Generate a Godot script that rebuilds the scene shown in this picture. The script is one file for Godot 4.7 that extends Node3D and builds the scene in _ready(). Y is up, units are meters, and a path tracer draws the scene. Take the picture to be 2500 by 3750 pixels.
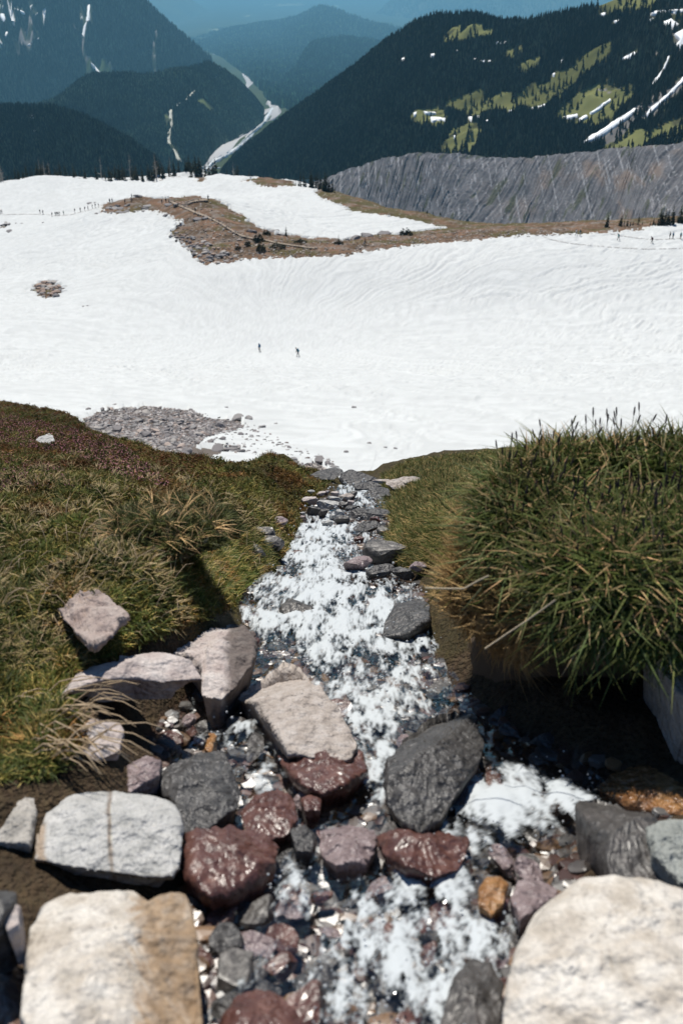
extends Node3D
# A mountain stream tumbling down to a summer snowfield, hikers, a moraine ridge and a forested valley.
# The camera is at the origin; photo pixels (2500 x 3750) give directions, distances come from the ground and from known sizes.

const FOCAL := 3680.0
const PITCH := -30.0
var cs := cos(deg_to_rad(30.0))
var sn := sin(deg_to_rad(30.0))
var rng := RandomNumberGenerator.new()
var taken := {}
var fbm := FastNoiseLite.new()
var fine := FastNoiseLite.new()
var ridged := FastNoiseLite.new()

# ---------- positions ----------
func ray(px: float, py: float) -> Vector3:          # direction with a forward reach of one metre
	var vx := (px - 1250.0) / FOCAL
	var vy := (1875.0 - py) / FOCAL
	var d := Vector3(vx, -sn + cs * vy, -cs - sn * vy)
	return d / -d.z

func P(px: float, py: float, dist: float) -> Vector3:
	return ray(px, py) * dist

# ---------- naming ----------
func numbered(called: String) -> String:
	if not taken.has(called):
		taken[called] = 0
		return called
	taken[called] += 1
	return "%s_%03d" % [called, taken[called]]

func put(o: Node3D, called: String, label := "", category := "", group := "", kind := "") -> Node3D:
	o.name = numbered(called)
	if label: o.set_meta("label", label)
	if category: o.set_meta("category", category)
	if group: o.set_meta("group", group)
	if kind: o.set_meta("kind", kind)
	add_child(o)
	return o

func mi(mesh: Mesh, m: Material = null) -> MeshInstance3D:
	var o := MeshInstance3D.new()
	o.mesh = mesh
	if m: o.material_override = m
	return o

func part(parent: Node3D, called: String, mesh: Mesh, m: Material, at := Vector3.ZERO) -> MeshInstance3D:
	var o := mi(mesh, m)
	o.name = called
	o.position = at
	parent.add_child(o, true)
	return o

# ---------- materials ----------
func lin(r: float, g: float, b: float) -> Color:
	return Color(r, g, b).linear_to_srgb()

func matte(c: Color, rough := 0.9, vertex := false, spec := 0.3) -> StandardMaterial3D:
	var m := StandardMaterial3D.new()
	m.albedo_color = c
	m.roughness = rough
	m.metallic_specular = spec
	m.vertex_color_use_as_albedo = vertex
	return m

func noise_image(size: int, freq: float, octaves: int, sd: int, kind := FastNoiseLite.TYPE_SIMPLEX_SMOOTH) -> Image:
	var n := FastNoiseLite.new()
	n.seed = sd
	n.noise_type = kind
	n.frequency = freq
	n.fractal_octaves = octaves
	return n.get_seamless_image(size, size)

# a colour texture from two layers of noise: stops are [value, linear colour]
func ramp_tex(size: int, freq: float, octaves: int, sd: int, stops: Array, speck := 0.0, speck_color := Color.BLACK) -> ImageTexture:
	var a := noise_image(size, freq, octaves, sd)
	var b := noise_image(size, freq * 7.0, 3, sd + 9)
	var da := a.get_data()
	var db := b.get_data()
	var g := Gradient.new()
	g.offsets = PackedFloat32Array(stops.map(func(s): return s[0]))
	g.colors = PackedColorArray(stops.map(func(s): return s[1]))
	var lut: Array[Color] = []
	for i in 256: lut.append(g.sample(i / 255.0))
	var outb := PackedByteArray()
	outb.resize(size * size * 3)
	for i in size * size:
		var c := lut[da[i]]
		var k := 0.72 + 0.56 * db[i] / 255.0
		if speck > 0.0 and db[i] > 255.0 * (1.0 - speck):
			c = c.lerp(speck_color, 0.75)
			k = 1.0
		c = Color(c.r * k, c.g * k, c.b * k).linear_to_srgb()
		outb[i * 3] = int(clampf(c.r, 0, 1) * 255)
		outb[i * 3 + 1] = int(clampf(c.g, 0, 1) * 255)
		outb[i * 3 + 2] = int(clampf(c.b, 0, 1) * 255)
	return ImageTexture.create_from_image(Image.create_from_data(size, size, false, Image.FORMAT_RGB8, outb))

func textured(tex: Texture2D, scale: float, rough: float, bump: Texture2D = null, bump_cm := 0.0, spec := 0.4, vertex := false) -> StandardMaterial3D:
	var m := matte(Color.WHITE, rough, vertex, spec)
	m.albedo_texture = tex
	m.uv1_triplanar = true
	m.uv1_world_triplanar = true
	m.uv1_scale = Vector3.ONE * scale
	if bump:
		m.heightmap_enabled = true
		m.heightmap_texture = bump
		m.heightmap_scale = bump_cm
	return m

# ---------- meshes ----------
func grid_mesh(p: PackedVector3Array, nu: int, nv: int, col := PackedColorArray(), keep := PackedByteArray()) -> ArrayMesh:
	var idx := PackedInt32Array()
	for v in nv - 1:
		for u in nu - 1:
			if keep.size() and keep[v * nu + u] == 0: continue
			var a := v * nu + u
			idx.append_array([a, a + nu, a + nu + 1, a, a + nu + 1, a + 1])
	return indexed(p, idx, col)

func indexed(p: PackedVector3Array, idx: PackedInt32Array, col := PackedColorArray(), smooth := true) -> ArrayMesh:
	var arr := []
	arr.resize(Mesh.ARRAY_MAX)
	if not smooth:                                   # flat faces: every corner with its face's own normal
		var v := PackedVector3Array()
		var nn := PackedVector3Array()
		for i in range(0, idx.size(), 3):
			var a := p[idx[i]]
			var b := p[idx[i + 1]]
			var c := p[idx[i + 2]]
			var n := (c - a).cross(b - a).normalized()
			if n == Vector3.ZERO: continue
			v.append_array([a, b, c])
			nn.append_array([n, n, n])
		arr[Mesh.ARRAY_VERTEX] = v
		arr[Mesh.ARRAY_NORMAL] = nn
		var am := ArrayMesh.new()
		am.add_surface_from_arrays(Mesh.PRIMITIVE_TRIANGLES, arr)
		return am
	arr[Mesh.ARRAY_VERTEX] = p
	if col.size(): arr[Mesh.ARRAY_COLOR] = col
	arr[Mesh.ARRAY_INDEX] = idx
	var st := SurfaceTool.new()
	st.create_from_arrays(arr)
	st.generate_normals()
	return st.commit()

func catmull(a: Vector3, b: Vector3, c: Vector3, d: Vector3, t: float) -> Vector3:
	return 0.5 * ((2.0 * b) + (c - a) * t + (2.0 * a - 5.0 * b + 4.0 * c - d) * t * t + (3.0 * b - a - 3.0 * c + d) * t * t * t)

func resample(row: Array, n: int) -> Array:
	var o := []
	var last := row.size() - 1
	for i in n:
		var f := float(i) / (n - 1) * last
		var k := mini(int(f), last - 1)
		o.append(catmull(row[maxi(k - 1, 0)], row[k], row[k + 1], row[mini(k + 2, last)], f - k))
	return o

# a hillside lofted through rows of [pixel x, pixel y, forward distance]; relief lifts it, behind drops it past its skyline
func hill_net(rows: Array, nu: int, nv: int, relief: Callable, back_reach := 0.0, back_drop := 0.0, reach := 1.0) -> Dictionary:
	var lines := []
	for r in rows:
		lines.append(resample(r.map(func(q): return Vector3(q[0], q[1], q[2])), nu))
	var pts := PackedVector3Array()
	var extra := 8 if back_reach > 0.0 else 0
	pts.resize(nu * (nv + extra))
	for u in nu:
		var colm := []
		for l in lines: colm.append(l[u])
		if colm.size() == 2: colm = [colm[0], colm[0].lerp(colm[1], 0.5), colm[1]]
		var c := resample(colm, nv)
		for v in nv:
			var q: Vector3 = c[v]
			var w := P(q.x, q.y, q.z * reach)
			w.y += relief.call(w, float(u) / (nu - 1), float(v) / (nv - 1))
			pts[v * nu + u] = w
		var top := pts[(nv - 1) * nu + u]
		for e in extra:
			var t := float(e + 1) / extra
			pts[(nv + e) * nu + u] = top + Vector3(top.x / -top.z, 0, -1) * back_reach * t + Vector3.DOWN * back_drop * pow(t, 1.4)
	return {"p": pts, "nu": nu, "nv": nv + extra, "front": nv}

# the point of a net that a photo pixel looks at (nearest vertex, refined towards its neighbours)
func on_net(net: Dictionary, px: float, py: float) -> Vector3:
	var r := ray(px, py)
	var pts: PackedVector3Array = net.p
	var best := 1e9
	var at := 0
	var nu: int = net.nu
	var nf: int = net.front
	var u0 := 0
	var v0 := 0
	for v in range(0, nf, 4):                          # a coarse look, then a close one
		for u in range(0, nu, 4):
			var w := pts[v * nu + u]
			var dx := w.x / -w.z - r.x
			var dy := w.y / -w.z - r.y
			var d := dx * dx + dy * dy
			if d < best:
				best = d
				u0 = u
				v0 = v
	best = 1e9
	for v in range(maxi(v0 - 7, 0), mini(v0 + 8, nf)):
		for u in range(maxi(u0 - 7, 0), mini(u0 + 8, nu)):
			var w := pts[v * nu + u]
			var dx := w.x / -w.z - r.x
			var dy := w.y / -w.z - r.y
			var d := dx * dx + dy * dy
			if d < best:
				best = d
				at = v * nu + u
	var total := Vector3.ZERO
	var weight := 0.0
	for du in [-1, 0, 1]:
		for dv in [-1, 0, 1]:
			var k: int = at + du + dv * nu
			if k < 0 or k >= net.nu * net.front: continue
			var w := pts[k]
			var e := Vector2(w.x / -w.z - r.x, w.y / -w.z - r.y).length_squared()
			var f := 1.0 / (e + best * 0.3 + 1e-9)
			total += w.length() * f * Vector3.ONE
			weight += f
	return r.normalized() * (total.x / weight)

func cover(net: Dictionary) -> Dictionary:             # cumulative areas of a net's front cells, for scattering
	var cum := PackedFloat32Array()
	var total := 0.0
	var pts: PackedVector3Array = net.p
	var nu: int = net.nu
	for v in int(net.front) - 1:
		for u in nu - 1:
			var a: int = v * nu + u
			total += (pts[a + 1] - pts[a]).cross(pts[a + nu] - pts[a]).length()
			cum.append(total)
	return {"cum": cum, "total": total}

func spot(net: Dictionary, cov: Dictionary) -> Vector3:
	var cum: PackedFloat32Array = cov.cum
	var k := mini(cum.bsearch(rng.randf() * cov.total), cum.size() - 1)
	var w: int = net.nu - 1
	var a: int = (k / w) * net.nu + k % w
	var p: PackedVector3Array = net.p
	var s := rng.randf()
	var t := rng.randf()
	return p[a].lerp(p[a + 1], s).lerp(p[a + net.nu].lerp(p[a + net.nu + 1], s), t)

func flat(poly: Array, net: Dictionary) -> PackedVector2Array:      # a pixel outline laid on a net, seen from above
	var o := PackedVector2Array()
	for q in poly:
		var w := on_net(net, q[0], q[1])
		o.append(Vector2(w.x, w.z))
	return o

func inside(polys: Array, x: float, z: float) -> bool:
	var q := Vector2(x, z)
	for pg in polys:
		if pg.box.has_point(q) and Geometry2D.is_point_in_polygon(q, pg.pts): return true
	return false

func boxed(pts: PackedVector2Array) -> Dictionary:
	var b := Rect2(pts[0], Vector2.ZERO)
	for q in pts: b = b.expand(q)
	return {"pts": pts, "box": b}

func many(mesh: Mesh, m: Material, xf: Array, cols: Array) -> MultiMeshInstance3D:
	var mm := MultiMesh.new()
	mm.transform_format = MultiMesh.TRANSFORM_3D
	mm.use_colors = true
	mm.mesh = mesh
	mm.instance_count = xf.size()
	var buf := PackedFloat32Array()
	buf.resize(xf.size() * 16)
	var k := 0
	for i in xf.size():
		var t: Transform3D = xf[i]
		var b := t.basis
		var o := t.origin
		var c: Color = cols[i]
		buf[k] = b.x.x; buf[k + 1] = b.y.x; buf[k + 2] = b.z.x; buf[k + 3] = o.x
		buf[k + 4] = b.x.y; buf[k + 5] = b.y.y; buf[k + 6] = b.z.y; buf[k + 7] = o.y
		buf[k + 8] = b.x.z; buf[k + 9] = b.y.z; buf[k + 10] = b.z.z; buf[k + 11] = o.z
		buf[k + 12] = c.r; buf[k + 13] = c.g; buf[k + 14] = c.b; buf[k + 15] = 1.0
		k += 16
	mm.buffer = buf
	var o := MultiMeshInstance3D.new()
	o.multimesh = mm
	o.material_override = m
	return o

func _ready() -> void:
	rng.seed = 20240611
	fbm.seed = 3; fbm.frequency = 1.0; fbm.fractal_octaves = 5; fbm.noise_type = FastNoiseLite.TYPE_SIMPLEX_SMOOTH
	fine.seed = 8; fine.frequency = 1.0; fine.fractal_octaves = 2; fine.noise_type = FastNoiseLite.TYPE_SIMPLEX_SMOOTH
	ridged.seed = 5; ridged.frequency = 1.0; ridged.fractal_type = FastNoiseLite.FRACTAL_RIDGED; ridged.fractal_octaves = 3
	ridged.noise_type = FastNoiseLite.TYPE_SIMPLEX_SMOOTH
	camera_and_light()
	far_country()
	print('far done ', Time.get_ticks_msec())
	middle_ground()
	print("terrain done ", Time.get_ticks_msec())
	ridge_things()
	people()
	print("people done ", Time.get_ticks_msec())
	foreground()
	print("all done ", Time.get_ticks_msec())

func camera_and_light() -> void:
	var cam := Camera3D.new()
	cam.name = "camera"
	cam.fov = rad_to_deg(2.0 * atan(1875.0 / FOCAL))
	cam.near = 0.05
	cam.far = 120000.0
	cam.rotation_degrees = Vector3(PITCH, 0, 0)
	var lens := CameraAttributesPhysical.new()
	lens.frustum_focal_length = 35.0
	lens.frustum_focus_distance = 7.5
	lens.frustum_near = 0.05
	lens.frustum_far = 150000.0
	lens.exposure_aperture = 3.8
	cam.attributes = lens
	add_child(cam)
	cam.current = true
	cam.near = 0.05
	cam.far = 150000.0
	cam.fov = rad_to_deg(2.0 * atan(1875.0 / FOCAL))
	var env := Environment.new()
	env.background_mode = Environment.BG_SKY
	var sky := Sky.new()
	var sm := ProceduralSkyMaterial.new()
	sm.sky_top_color = Color(0.27, 0.45, 0.68)
	sm.sky_horizon_color = Color(0.68, 0.75, 0.80)
	sm.ground_bottom_color = Color(0.30, 0.34, 0.36)
	sm.ground_horizon_color = Color(0.55, 0.66, 0.75)
	sm.sky_energy_multiplier = 0.8
	sm.ground_energy_multiplier = 0.8
	sky.sky_material = sm
	env.sky = sky
	env.tonemap_mode = Environment.TONE_MAPPER_LINEAR
	env.tonemap_exposure = 1.24
	env.fog_enabled = true
	env.fog_light_color = Color(0.585, 0.866, 1.0)
	env.fog_density = 0.00006
	env.sdfgi_enabled = true
	env.ssao_enabled = true
	env.ssil_enabled = true
	var we := WorldEnvironment.new()
	we.environment = env
	we.name = "world_environment"
	add_child(we)
	var sun := DirectionalLight3D.new()
	sun.name = "sun"
	sun.light_energy = 1.6
	sun.light_color = Color(1.0, 0.975, 0.935)
	sun.light_angular_distance = 0.53
	sun.shadow_enabled = true
	var el := deg_to_rad(59.0)
	var az := deg_to_rad(-16.0)
	var towards := Vector3(sin(az) * cos(el), sin(el), -cos(az) * cos(el))
	add_child(sun)
	sun.look_at_from_position(Vector3.ZERO, -towards, Vector3.RIGHT)

# ======================= FAR COUNTRY =======================
var tree_far: ArrayMesh
var forest_mat: StandardMaterial3D
var ridge_net: Dictionary

func low_tree(sd: int, tiers := 3, sides := 5) -> ArrayMesh:      # a conifer of unit height, for the woods that read as one mass
	var r := RandomNumberGenerator.new()
	r.seed = sd
	var p := PackedVector3Array()
	var idx := PackedInt32Array()
	for t in tiers:
		var y0 := 0.06 + 0.26 * t
		var y1 := y0 + (0.46 if t < tiers - 1 else 0.42)
		var rad := 0.17 - 0.045 * t
		var k := p.size()
		p.append(Vector3(r.randf_range(-0.01, 0.01), y1, r.randf_range(-0.01, 0.01)))
		for s in sides * 2:
			var an := TAU * (s + r.randf_range(-0.2, 0.2)) / (sides * 2)
			var rr := rad * (1.15 if s % 2 == 0 else 0.55) * r.randf_range(0.8, 1.2)
			p.append(Vector3(cos(an) * rr, y0 + (0.0 if s % 2 == 0 else 0.06), sin(an) * rr))
		for s in sides * 2:
			idx.append_array([k, k + 1 + s, k + 1 + (s + 1) % (sides * 2)])
	return indexed(p, idx, PackedColorArray(), false)

func wood(net: Dictionary, count: int, tall: Vector2, tint: Color, bare: Array, called: String, label: String, thin = null) -> void:
	var cov := cover(net)
	var xf := []
	var cols := []
	for i in count:
		var w := spot(net, cov)
		if inside(bare, w.x, w.z): continue
		var n := fbm.get_noise_2d(w.x * 0.004, w.z * 0.004)
		if thin != null and rng.randf() < thin.call(w): continue
		var h := rng.randf_range(tall.x, tall.y) * (1.0 + 0.25 * n)
		var b := Basis(Vector3.UP, rng.randf() * TAU).scaled(Vector3(h * rng.randf_range(0.85, 1.25), h, h * rng.randf_range(0.85, 1.25)))
		xf.append(Transform3D(b, w - Vector3(0, 0.03 * h, 0)))
		var k := pow(rng.randf(), 3.0) * 2.6 + 0.4
		k *= 1.0 + 0.9 * n
		cols.append(Color(tint.r * k * rng.randf_range(0.85, 1.25), tint.g * k, tint.b * k))
	put(many(tree_far, forest_mat, xf, cols), called, label, "forest", "", "stuff")

func ground_on(net: Dictionary, called: String, base: Color, other: Color, freq: float, paint: Array = []) -> void:
	# paint: [polygons, linear colour] pairs
	var col := PackedColorArray()
	var p: PackedVector3Array = net.p
	col.resize(p.size())
	for i in p.size():
		var w := p[i]
		var k := clampf(0.5 + fbm.get_noise_2d(w.x * freq, w.z * freq) * 1.1, 0, 1)
		var c := base.lerp(other, k)
		for q in paint:
			var jx := fine.get_noise_2d(w.x * freq * 4.0, w.z * freq * 4.0) * 0.16 / freq
			if inside(q[0], w.x + jx, w.z + jx * 0.6):
				c = (q[1] as Color) * (0.75 + 0.5 * k)
		c.a = 1.0
		col[i] = c
	put(mi(grid_mesh(p, net.nu, net.nv, col), matte(Color.WHITE, 1.0, true, 0.1)), called, "", "", "", "structure")

# a flat sheet (snow, gravel, road) laid on a net along a pixel outline, with real thickness above the ground
func sheet(net: Dictionary, outline: Array, lift: float, m: Material, called: String, label := "", category := "") -> void:
	var pts := PackedVector2Array()
	for q in outline: pts.append(Vector2(q[0], q[1]))
	var fineo := PackedVector2Array()
	for i in pts.size():
		var a := pts[i]
		var b := pts[(i + 1) % pts.size()]
		var n := maxi(1, int(a.distance_to(b) / 9.0))
		for k in n:
			var q := a.lerp(b, float(k) / n)
			fineo.append(q + Vector2(fine.get_noise_2d(q.x * 0.11, q.y * 0.11), fine.get_noise_2d(q.y * 0.11, q.x * 0.11 + 40.0)) * 3.0)
	var tri := Geometry2D.triangulate_polygon(fineo)
	if tri.is_empty(): return
	var top := PackedVector3Array()
	for q in fineo:
		var w := on_net(net, q.x, q.y)
		top.append(w + Vector3.UP * lift)
	var idx := PackedInt32Array()
	var n := top.size()
	for i in range(0, tri.size(), 3):
		var a := top[tri[i]]
		var up := (top[tri[i + 2]] - a).cross(top[tri[i + 1]] - a).y > 0.0
		idx.append_array([tri[i], tri[i + 1], tri[i + 2]] if up else [tri[i], tri[i + 2], tri[i + 1]])
	for i in n: top.append(top[i] - Vector3.UP * lift * 2.5)
	for i in n:
		var j := (i + 1) % n
		idx.append_array([i, i + n, j, j, i + n, j + n])
	put(mi(indexed(top, idx), m), called, label, category, "", "structure")

func strip_outline(line: Array) -> Array:              # [x, y, half width] triples to an outline
	var l := []
	var r := []
	for i in line.size():
		var a: Array = line[maxi(i - 1, 0)]
		var b: Array = line[mini(i + 1, line.size() - 1)]
		var d: Vector2 = Vector2(b[0] - a[0], b[1] - a[1]).normalized().orthogonal() * line[i][2]
		l.append([line[i][0] + d.x, line[i][1] + d.y])
		r.push_front([line[i][0] - d.x, line[i][1] - d.y])
	return l + r

func far_country() -> void:
	tree_far = low_tree(4)
	forest_mat = matte(Color.WHITE, 0.95, true, 0.1)
	forest_mat.backlight_enabled = true
	forest_mat.backlight = Color(0.35, 0.35, 0.35)
	var snow := matte(lin(0.80, 0.83, 0.85), 0.8)
	var gravel := matte(lin(0.37, 0.37, 0.37), 0.95)
	var roadm := matte(lin(0.40, 0.41, 0.36), 0.95)
	var wood_floor := Color(0.035, 0.042, 0.026)
	var wood_floor2 := Color(0.045, 0.052, 0.03)
	var hills := func(amp: float, freq: float) -> Callable:
		return func(w: Vector3, _u: float, v: float) -> float:
			var edge := minf(1.0, minf(v, 1.0 - v) * 5.0 + 0.25)
			return (fbm.get_noise_2d(w.x * freq, w.z * freq) + 0.5 * ridged.get_noise_2d(w.x * freq * 2.0, w.z * freq * 2.0)) * amp * edge
	# valley floor, from under the bridge to the plain beyond the hills
	var rows := []
	for q in [[640, 2450], [520, 3000], [400, 4100], [300, 6600], [180, 12500], [110, 18500], [50, 28000], [0, 42000], [-60, 70000], [-120, 110000]]:
		var r := []
		for px in [-900, 0, 400, 700, 1000, 1300, 1700, 2500, 3400]: r.append([px, q[0] + (90 if px < 500 else 0), q[1]])
		rows.append(r)
	var floor_net := hill_net(rows, 60, 90, hills.call(9.0, 0.0006))
	ground_on(floor_net, "valley_floor", Color(0.035, 0.048, 0.025), Color(0.06, 0.075, 0.038), 0.0008, [])
	# river bed of pale gravel and glacial water
	var river := [[740, 632, 20], [752, 606, 27], [775, 578, 28], [812, 556, 22], [852, 540, 18], [884, 518, 17], [908, 492, 11], [925, 462, 8], [955, 444, 9], [985, 424, 25], [1012, 404, 22], [1000, 386, 14], [978, 375, 8]]
	sheet(floor_net, strip_outline(river), 3.0, gravel, "river_bed")
	sheet(floor_net, [[885, 270], [905, 272], [935, 290], [925, 310], [910, 330], [898, 330], [902, 300]], 3.0, gravel, "river_bed")
	sheet(floor_net, [[744, 168], [765, 172], [800, 195], [838, 206], [836, 212], [800, 218], [790, 216], [792, 205], [760, 184]], 3.0, gravel, "river_bed")
	var milky := matte(lin(0.62, 0.65, 0.66), 0.3)
	sheet(floor_net, strip_outline([[752, 628, 5], [775, 598, 5], [830, 570, 4], [868, 545, 4], [905, 512, 4], [960, 455, 4], [985, 420, 5], [1000, 398, 4]]), 4.5, milky, "river")
	for f in [[[760, 108], [800, 102], [850, 108], [800, 114]], [[880, 62], [920, 55], [915, 64]], [[960, 18], [1100, 12], [1120, 20], [1000, 26]], [[1180, 22], [1240, 18], [1240, 28]]]:
		sheet(floor_net, f, 6.0, matte(lin(0.22, 0.26, 0.16), 0.95), "field")
	# hills along the valley, far ones first
	var g1 := hill_net([[[-200, 220, 15000], [300, 200, 13500], [650, 190, 13500], [750, 178, 14500], [900, 160, 15500], [1000, 150, 16500]],
		[[-200, -300, 17000], [300, -150, 17500], [640, -30, 18000], [780, 50, 19000], [900, 128, 19500], [1050, 145, 20000]]], 60, 30, hills.call(160.0, 0.0004), 3000, 600, 1.5)
	ground_on(g1, "far_hill", Color(0.05, 0.065, 0.035), Color(0.09, 0.115, 0.06), 0.0006)
	var g4 := hill_net([[[600, 70, 27000], [900, 62, 28000], [1200, 55, 29000], [1500, 52, 30000]], [[600, 10, 33000], [800, -18, 34000], [1000, 2, 33000], [1200, -30, 34000], [1500, -60, 34000]]], 60, 20, hills.call(150.0, 0.0003), 4000, 800, 1.6)
	ground_on(g4, "far_hill", Color(0.05, 0.065, 0.035), Color(0.09, 0.115, 0.06), 0.0006)
	var g2 := hill_net([[[1290, 118, 14500], [1450, 200, 12500], [1600, 200, 12000], [2000, 200, 11500], [2500, 200, 11000]],
		[[1290, 98, 16500], [1385, 50, 16500], [1440, 0, 16500], [1650, -110, 16500], [2000, -200, 15500], [2500, -260, 14500]]], 80, 40, hills.call(170.0, 0.0005), 3000, 900, 1.7)
	ground_on(g2, "far_hill", Color(0.05, 0.06, 0.04), Color(0.09, 0.105, 0.07), 0.0007)
	wood(g2, 14000, Vector2(50, 80), Color(0.06, 0.08, 0.05), [], "far_forest", "blue hazy forest on the tall slope behind the dark wooded ridge")
	var f1 := hill_net([[[690, 178, 12700], [800, 212, 10600], [935, 318, 6100], [1015, 402, 4250], [1200, 440, 3950], [1450, 440, 3700]],
		[[700, 158, 15500], [877, 104, 16000], [1060, 70, 16000], [1190, 29, 15500], [1330, 76, 14500], [1500, 120, 13500]]], 90, 60, hills.call(75.0, 0.0009), 2500, 500)
	ground_on(f1, "wooded_hill", wood_floor, Color(0.06, 0.075, 0.03), 0.0009)
	wood(f1, 42000, Vector2(34, 56), Color(0.085, 0.115, 0.055), [], "far_forest", "hazy forest on the rounded hill above the pale river bends")
	var f2 := hill_net([[[995, 408, 4300], [1050, 415, 4200], [1120, 420, 4150], [1200, 430, 4050], [1300, 430, 3950], [1500, 430, 3800]],
		[[1000, 345, 6000], [1085, 250, 7300], [1140, 168, 8600], [1200, 150, 9000], [1300, 146, 9200], [1500, 170, 9200]]], 60, 40, hills.call(40.0, 0.0014), 900, 300)
	ground_on(f2, "wooded_spur", wood_floor, wood_floor2, 0.001)
	wood(f2, 24000, Vector2(28, 44), Color(0.055, 0.08, 0.042), [], "far_forest", "dark blue forest on the steep spur in front of the rounded hill")
	# left mountain
	var rockm := matte(lin(0.17, 0.17, 0.17), 0.95)
	var gully_relief := func(w: Vector3, u: float, v: float) -> float:
		return -absf(fbm.get_noise_2d(u * 16.0, v * 2.2)) * 170.0 * minf(1.0, (1.0 - v) * 4.0) + fbm.get_noise_2d(w.x * 0.001, w.z * 0.001) * 60.0
	var mt := hill_net([[[-300, 520, 5100], [0, 500, 5100], [300, 430, 5200], [600, 350, 5600], [830, 320, 6500]],
		[[-300, 200, 5800], [0, 220, 5800], [300, 230, 6000], [600, 210, 6300], [800, 270, 6800]],
		[[-300, -350, 6700], [0, -300, 6900], [300, -190, 7000], [520, 0, 7000], [775, 232, 7100]]], 140, 110, gully_relief, 1500, 700, 0.85)
	var bare_outlines := [
		[[70, 120], [115, 30], [122, 60], [120, 110], [130, 150], [80, 170], [40, 165]],
		[[300, 100], [318, 90], [312, 180], [330, 210], [370, 270], [362, 276], [322, 240], [298, 200]],
		[[560, 135], [580, 100], [585, 130], [572, 180], [576, 272], [562, 272], [556, 200]],
		[[320, 230], [400, 225], [440, 275], [300, 300], [290, 260]], [[405, 220], [440, 270], [430, 272], [400, 230]]]
	var bare_mt := []
	for b in bare_outlines: bare_mt.append(boxed(flat(b, mt)))
	ground_on(mt, "mountain", wood_floor, wood_floor2, 0.0012, [[[bare_mt[0], bare_mt[1], bare_mt[2], bare_mt[4]], Color(0.2, 0.19, 0.19)], [[bare_mt[3]], Color(0.055, 0.075, 0.03)]])
	for s in [[[28, 0], [44, 0], [48, 45], [56, 70], [55, 95], [44, 88], [38, 60]], [[158, 40], [168, 32], [166, 80], [160, 92]], [[322, 22], [330, 20], [330, 70], [318, 90], [310, 140], [302, 138], [304, 110], [316, 78]],
			[[296, 55], [304, 52], [303, 70], [297, 70]], [[100, 168], [120, 156], [148, 138], [140, 150], [118, 170]], [[0, 20], [12, 22], [12, 34], [0, 34]], [[0, 145], [10, 160], [16, 170], [0, 170]], [[56, 34], [85, 45], [92, 52], [80, 50]],
			[[0, 52], [18, 56], [20, 82], [8, 84]], [[22, 122], [30, 120], [28, 138], [20, 138]], [[112, 26], [122, 20], [120, 30], [112, 32]], [[130, 52], [140, 50], [136, 62], [130, 62]], [[330, 225], [374, 272], [366, 276], [336, 240]]]:
		sheet(mt, s, 5.0, snow, "snow_gully")
		for g in Geometry2D.offset_polygon(flat(s, mt), 9.0): bare_mt.append(boxed(g))
	wood(mt, 62000, Vector2(19, 33), Color(0.04, 0.054, 0.036), bare_mt, "mountain_forest", "dark blue-green forest covering the tall mountain with snow gullies")
	# middle hill with the road, behind the near woods
	var b_net := hill_net([[[-200, 680, 3500], [300, 680, 3600], [560, 670, 3700], [680, 650, 3800], [730, 622, 3950], [800, 555, 4450], [900, 490, 5000], [962, 446, 5500]],
		[[-200, 420, 4700], [160, 390, 4650], [343, 286, 4750], [560, 284, 4950], [717, 250, 5150], [765, 234, 5250], [865, 300, 5650], [966, 402, 5950]]], 120, 80, hills.call(24.0, 0.0022), 900, 300, 0.63)
	var road_lines := [[[664, 606, 8], [652, 585, 8], [640, 560, 8], [620, 530, 7], [618, 500, 6], [630, 470, 5], [626, 430, 6], [624, 404, 5]],
		[[640, 394, 3], [660, 382, 3], [682, 372, 3], [690, 358, 4], [706, 345, 5], [720, 334, 4]],
		[[786, 298, 4], [792, 284, 4], [806, 276, 4], [814, 268, 4], [802, 252, 4], [797, 250, 3]]]
	var bare_b := []
	for l in road_lines: bare_b.append(boxed(flat(strip_outline(l.map(func(q): return [q[0], q[1], q[2] + 2])), b_net)))
	var mead_b := []
	for m in [[[715, 360], [780, 390], [790, 412], [770, 420], [730, 390]], [[598, 420], [612, 404], [620, 430], [618, 470], [612, 480]], [[830, 370], [880, 380], [940, 420], [900, 410]]]:
		mead_b.append(boxed(flat(m, b_net)))
	ground_on(b_net, "wooded_hill", wood_floor, wood_floor2, 0.002, [[mead_b, Color(0.09, 0.11, 0.045)]])
	for l in road_lines: sheet(b_net, strip_outline(l), 2.0, roadm, "road")
	sheet(b_net, [[412, 408], [420, 400], [428, 418], [418, 421]], 2.0, snow, "snow_patch")
	wood(b_net, 65000, Vector2(11, 19), Color(0.07, 0.082, 0.044), bare_b + mead_b, "valley_forest", "dark green forest on the low hill crossed by a pale road")
	# near left wood
	var a_net := hill_net([[[-400, 760, 2900], [100, 760, 2850], [300, 760, 2900], [500, 760, 3000], [700, 740, 3150]],
		[[-400, 410, 3750], [100, 392, 3600], [260, 420, 3550], [420, 490, 3500], [580, 620, 3400]]], 80, 60, hills.call(18.0, 0.0032), 600, 250, 0.5)
	ground_on(a_net, "wooded_hill", wood_floor, wood_floor2, 0.003)
	for s in [[[112, 432], [128, 432], [128, 445], [114, 447]], [[4, 532], [16, 534], [14, 540], [4, 538]], [[124, 492], [132, 490], [132, 497], [126, 498]]]:
		sheet(a_net, s, 6.0, snow, "snow_patch")
	wood(a_net, 34000, Vector2(8, 14), Color(0.045, 0.05, 0.03), [], "hillside_forest", "dark conifer forest on the hillside beyond the left snow crest")
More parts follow.
